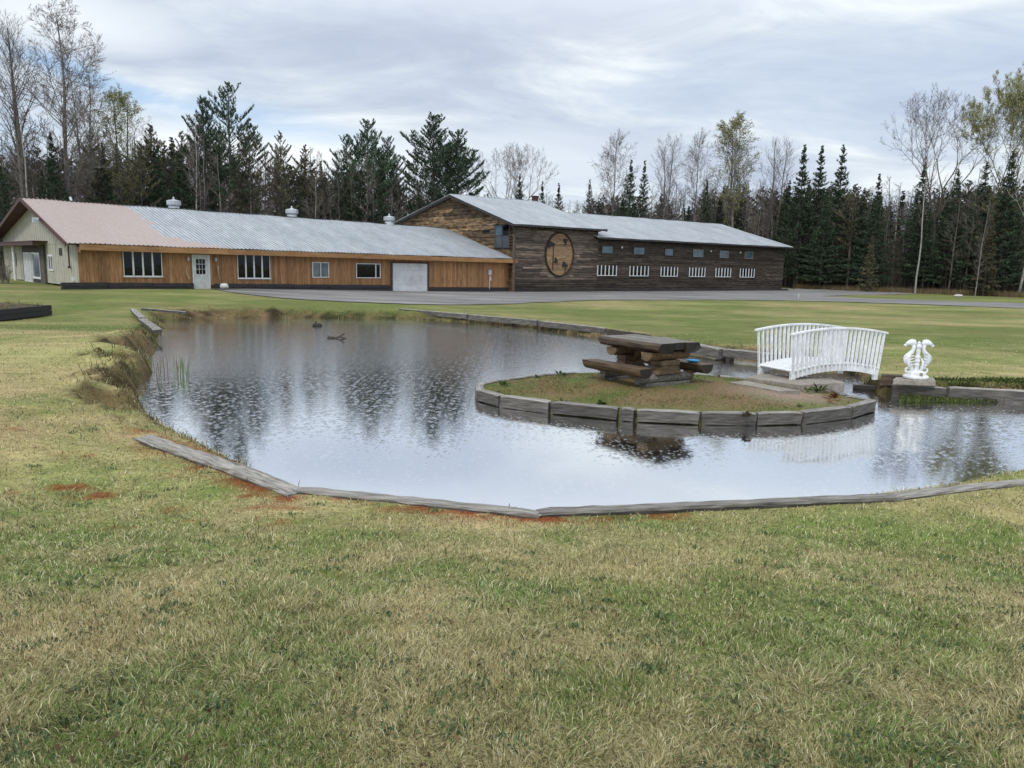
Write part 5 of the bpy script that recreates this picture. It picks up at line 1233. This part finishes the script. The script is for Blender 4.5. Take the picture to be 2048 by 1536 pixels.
for px, py, n, h, lw, c, l in [
    (1121,748,9,.20,.035,(.025,.05,.015),'dark upright leafy plant on the island far edge left of the bench'), (1075,748,6,.10,.03,(.05,.08,.02),'tiny green sprout left of the dark upright plant'),
    (1005,764,14,.16,.035,(.07,.11,.03),'green clump near the left tip of the island'), (997,775,8,.1,.035,(.20,.21,.09),'pale low leaves by the front timber at the left tip'), (1055,787,6,.1,.03,(.09,.12,.04),'sparse sprout behind the second front timber'),
    (1203,800,12,.15,.04,(.06,.09,.02),'green leafy clump behind the front timbers below the bench'), (1128,793,7,.11,.03,(.08,.1,.03),'small mossy sprout left of the green clump below the bench'),
    (1497,820,12,.13,.04,(.05,.04,.02),'dark curled plant behind the front timber right of centre'), (1492,752,5,.1,.02,(.03,.04,.02),'dark thin sprigs left of the bridge slab'), (1438,748,5,.08,.02,(.04,.05,.02),'tiny dark sprigs by the far timber right of the bench'),
    (1617,782,12,.15,.04,(.13,.17,.05),'light green leaves in front of the bridge'), (1638,776,16,.24,.03,(.07,.11,.025),'taller green shoots under the bridge rail'), (1668,790,14,.22,.035,(.22,.10,.035),'rust-leaved plant behind the right tip of the island'),
    (1600,804,6,.08,.03,(.10,.12,.03),'small green tuft on the reddish soil'), (1663,796,8,.12,.03,(.24,.15,.06),'dry brown twiggy plant at the foot of the rust-leaved one'), (1280,782,7,.08,.03,(.1,.1,.04),'low tuft in front of the picnic table base')]:
    leafy(ip(px, py), n, h, lw, c, l, group=G5)
# trailing greens on the right bank
def bank_green():
    n = 5000; px = rng.uniform(1800, 2080, n); py = rng.uniform(779, 797, n); P = np.array([tuple(at(a, b, .08)) for a, b in zip(px, py)]); x, y = P[:, 0], P[:, 1]
    z = np.maximum(Hground(x, y), 0)+.02; k = rng.random((n,1)); c = np.where(k < .6, [[.11,.15,.035]], [[.05,.06,.02]])*rng.uniform(.5,1.3,(n,1))
    blades('bank_weed', x, y, z, rng.uniform(.03,.09,n), np.full(n,.02), c, 'mossy green weed trailing along the right bank waterline', cat='weed')
bank_green()
# reeds in the water by the left bank
def reeds(px, py, n, h, colr, label, r=.25):
    p = at(px, py, 0); m = MB(); C = []
    V = []; F = []; C = []
    for i in range(n):
        a = random.uniform(0,6.28); q = random.uniform(0,r); x, y = q*math.cos(a), q*math.sin(a)*.6; H = h*random.uniform(.5,1.1); lx, ly = random.gauss(0,.12), random.gauss(0,.12); b = len(V); w = .006
        V += [(x-w,y,-.05), (x+w,y,-.05), (x+lx*H*.4+w*.8,y+ly*H*.4,H*.6), (x+lx*H*.4-w*.8,y+ly*H*.4,H*.6), (x+lx*H,y+ly*H,H)]; F += [(b,b+1,b+2), (b,b+2,b+3), (b+3,b+2,b+4)]; k = random.uniform(.6,1.3); C += [[c*k for c in colr]]*5
    o = npmesh('reed_clump', np.array(V), F, mt['blade'], {'col': np.array(C)}); o.location = p; tag(o, label, 'reeds', 'reeds standing in the water by the left bank')
reeds(366, 752, 22, .42, (.16,.22,.08), 'tallest pale green reed clump standing in the water', .2); reeds(336, 750, 7, .42, (.15,.09,.07), 'thin reddish stems between the bank and the tall reed clump', .28)
reeds(297, 738, 26, .26, (.13,.19,.04), 'bright green reed clump against the left bank', .3)
reeds(590, 648, 4, .35, (.3,.28,.15), 'few pale stalks leaning out of the far water', .5)
# driftwood and a floating lump
d = MB(); d.tube([(-.35,0,.02), (-.25,0,.06), (0,.02,.02), (.2,0,.12), (.35,0,.24)], [.03,.05,.05,.045,.03], 7); d.tube([(.12,0,.08), (.3,-.03,.04), (.42,-.02,.0)], [.04,.05,.03], 6); d.tube([(-.25,0,.06), (-.35,.0,.14)], [.03,.012], 6)
dw = d.build('driftwood', mt['wet_wood'], loc=at(672,677,0), smooth=True); dw.scale = (.75,.75,.7); tag(dw, 'forked dark driftwood sticking out of the pond', 'driftwood')
d = MB(); d.tube([(-.18,0,.01), (-.1,0,.06), (.05,0,.08), (.25,0,.06), (.3,0,.01)], [.03,.07,.09,.07,.03], 8); d.tube([(-.02,0,.1), (-.03,0,.2), (.03,0,.24)], [.035,.03,.03], 7)
fs = d.build('floating_stump', mt['black_end'], loc=at(632,652,0), smooth=True); fs.scale = (.7,.7,.7); tag(fs, 'small black stump floating near the far shore', 'stump')
# raised bed at the left edge
def bed():
    c = at(91,606,.72); a = at(-60,618,.72); t = empty('raised_bed', (c.x, c.y, .4), 0, 'black timber raised bed with dry soil at the left frame edge', 'raised bed')
    m = MB(); dv_ = Vector((a.x-c.x, a.y-c.y, 0)); L = dv_.length; dv_.normalize(); n_ = Vector((-dv_.y, dv_.x, 0)); 
    if n_.x > 0: n_ = -n_
    n_ = Vector((-1,.25,0)).normalized()
    base = float(Hground(c.x, c.y))-.4
    for k in range(2):
        z = base+.10+k*.17
        m.bar((0,0,z), tuple(dv_*L+Vector((0,0,z))), .15, .16); m.bar((.06,.12,z+.004), tuple(n_*6+Vector((0,.12,z+.004))), .15, .16)
    m.build('bed_wall', mt['planter_wood'], t)
    s = MB(); P = [Vector((0,0,0)), dv_*L, dv_*L+n_*6, n_*6]; g = 12; V = []
    for i in range(g+1):
        for j in range(g+1):
            u, v = i/g, j/g; q = P[0].lerp(P[1], u).lerp(P[3].lerp(P[2], u), v); V.append((q.x, q.y, base+.28+.22*math.sin(math.pi*min(1, v+.1))*math.sin(math.pi*min(1,u+.15))+random.uniform(-.03,.03)))
    s.add(V, [(i*(g+1)+j, (i+1)*(g+1)+j, (i+1)*(g+1)+j+1, i*(g+1)+j+1) for i in range(g) for j in range(g)]); s.build('soil', mt['soil'], t, fixn=False)
    n = 2500; u = rng.random(n); v = rng.random(n); V0 = np.array([tuple(P[0].lerp(P[1], a).lerp(P[3].lerp(P[2], a), b)) for a, b in zip(u, v)])
    o = blades('dry_stems', V0[:, 0], V0[:, 1], np.full(n, base+.34), rng.uniform(.08,.3,n), np.full(n,.02), np.where(rng.random((n,1)) < .6, [[.26,.20,.10]], [[.10,.12,.04]])*rng.uniform(.6,1.2,(n,1)), None, cat=None); o.parent = t
bed()
# bare shrub at the gable, boulder by the door, stone far right
def shrub():
    p = at(10, 566, .62); p = atd(8, 560, 44); m = MB()
    for i in range(26): a = random.uniform(0,6.28); twigs(m, Vector((random.uniform(-.3,.3),random.uniform(-.3,.3),0)), Vector((math.cos(a)*.35, math.sin(a)*.35, 1)), random.uniform(.9,1.7), .018, 1)
    o = m.build('bare_shrub', mt['twig'], loc=(p.x, p.y, .55), fixn=False); tag(o, 'leafless grey shrub in front of the cream gable at the left edge', 'shrub')
shrub()
def stone(name, p, r, label, mat='yard_stone', cat='stone', sq=.7):
    m = MB(); V = []; F = []; n, k = 8, 5
    for i in range(k+1):
        ph = math.pi*i/k
        for j in range(n): th = 2*math.pi*j/n; q = r*random.uniform(.85,1.12); V.append((q*math.sin(ph)*math.cos(th), q*math.sin(ph)*math.sin(th), q*sq*math.cos(ph)))
    for i in range(k):
        for j in range(n): j2 = (j+1) % n; F.append((i*n+j, i*n+j2, (i+1)*n+j2, (i+1)*n+j))
    m.add(V, F); tag(m.build(name, mt[mat], loc=p, smooth=True), label, cat)
q = atd(448, 570, 42.2); stone('boulder', (q.x, q.y, .78), .26, 'pale round boulder on the black timbers right of the white door')
q = atd(460, 578, 41.9); stone('boulder', (q.x, q.y, .5), .12, 'small pale stone on the ground below the round boulder')
q = at(1916, 594, .25); stone('boulder', (q.x, q.y, .35), .42, 'flat white stone at the lawn edge far right', sq=.35)
q = atd(381, 583, 42.6); stone('boulder', (q.x, q.y, .58), .1, 'small pale stone left of the white door step')
for px, Y, l in ((391, 43.4, 'log stool standing left of the white door'), (424, 45.0, 'log stool standing right of the white door')):
    q = atd(px, 578, Y); m = MB(); m.tube([(0,0,0), (0,0,.45)], [.17,.15], 10); m.tube([(0,0,.40), (0,0,.47)], [.2,.2], 10); tag(m.build('log_stool', mt['brown_log'], loc=(q.x-.0, q.y-.25, .5)), l, 'stool', 'log stools by the door')
q = at(1597, 596, .25); m = MB(); m.box((0,0,.15), (.04,.04,.3)); m.box((0,0,.32), (.06,.06,.04)); tag(m.build('marker_stake', mt['white'], loc=(q.x, q.y, .22)), 'tiny white stake on the gravel right of the barn', 'stake')
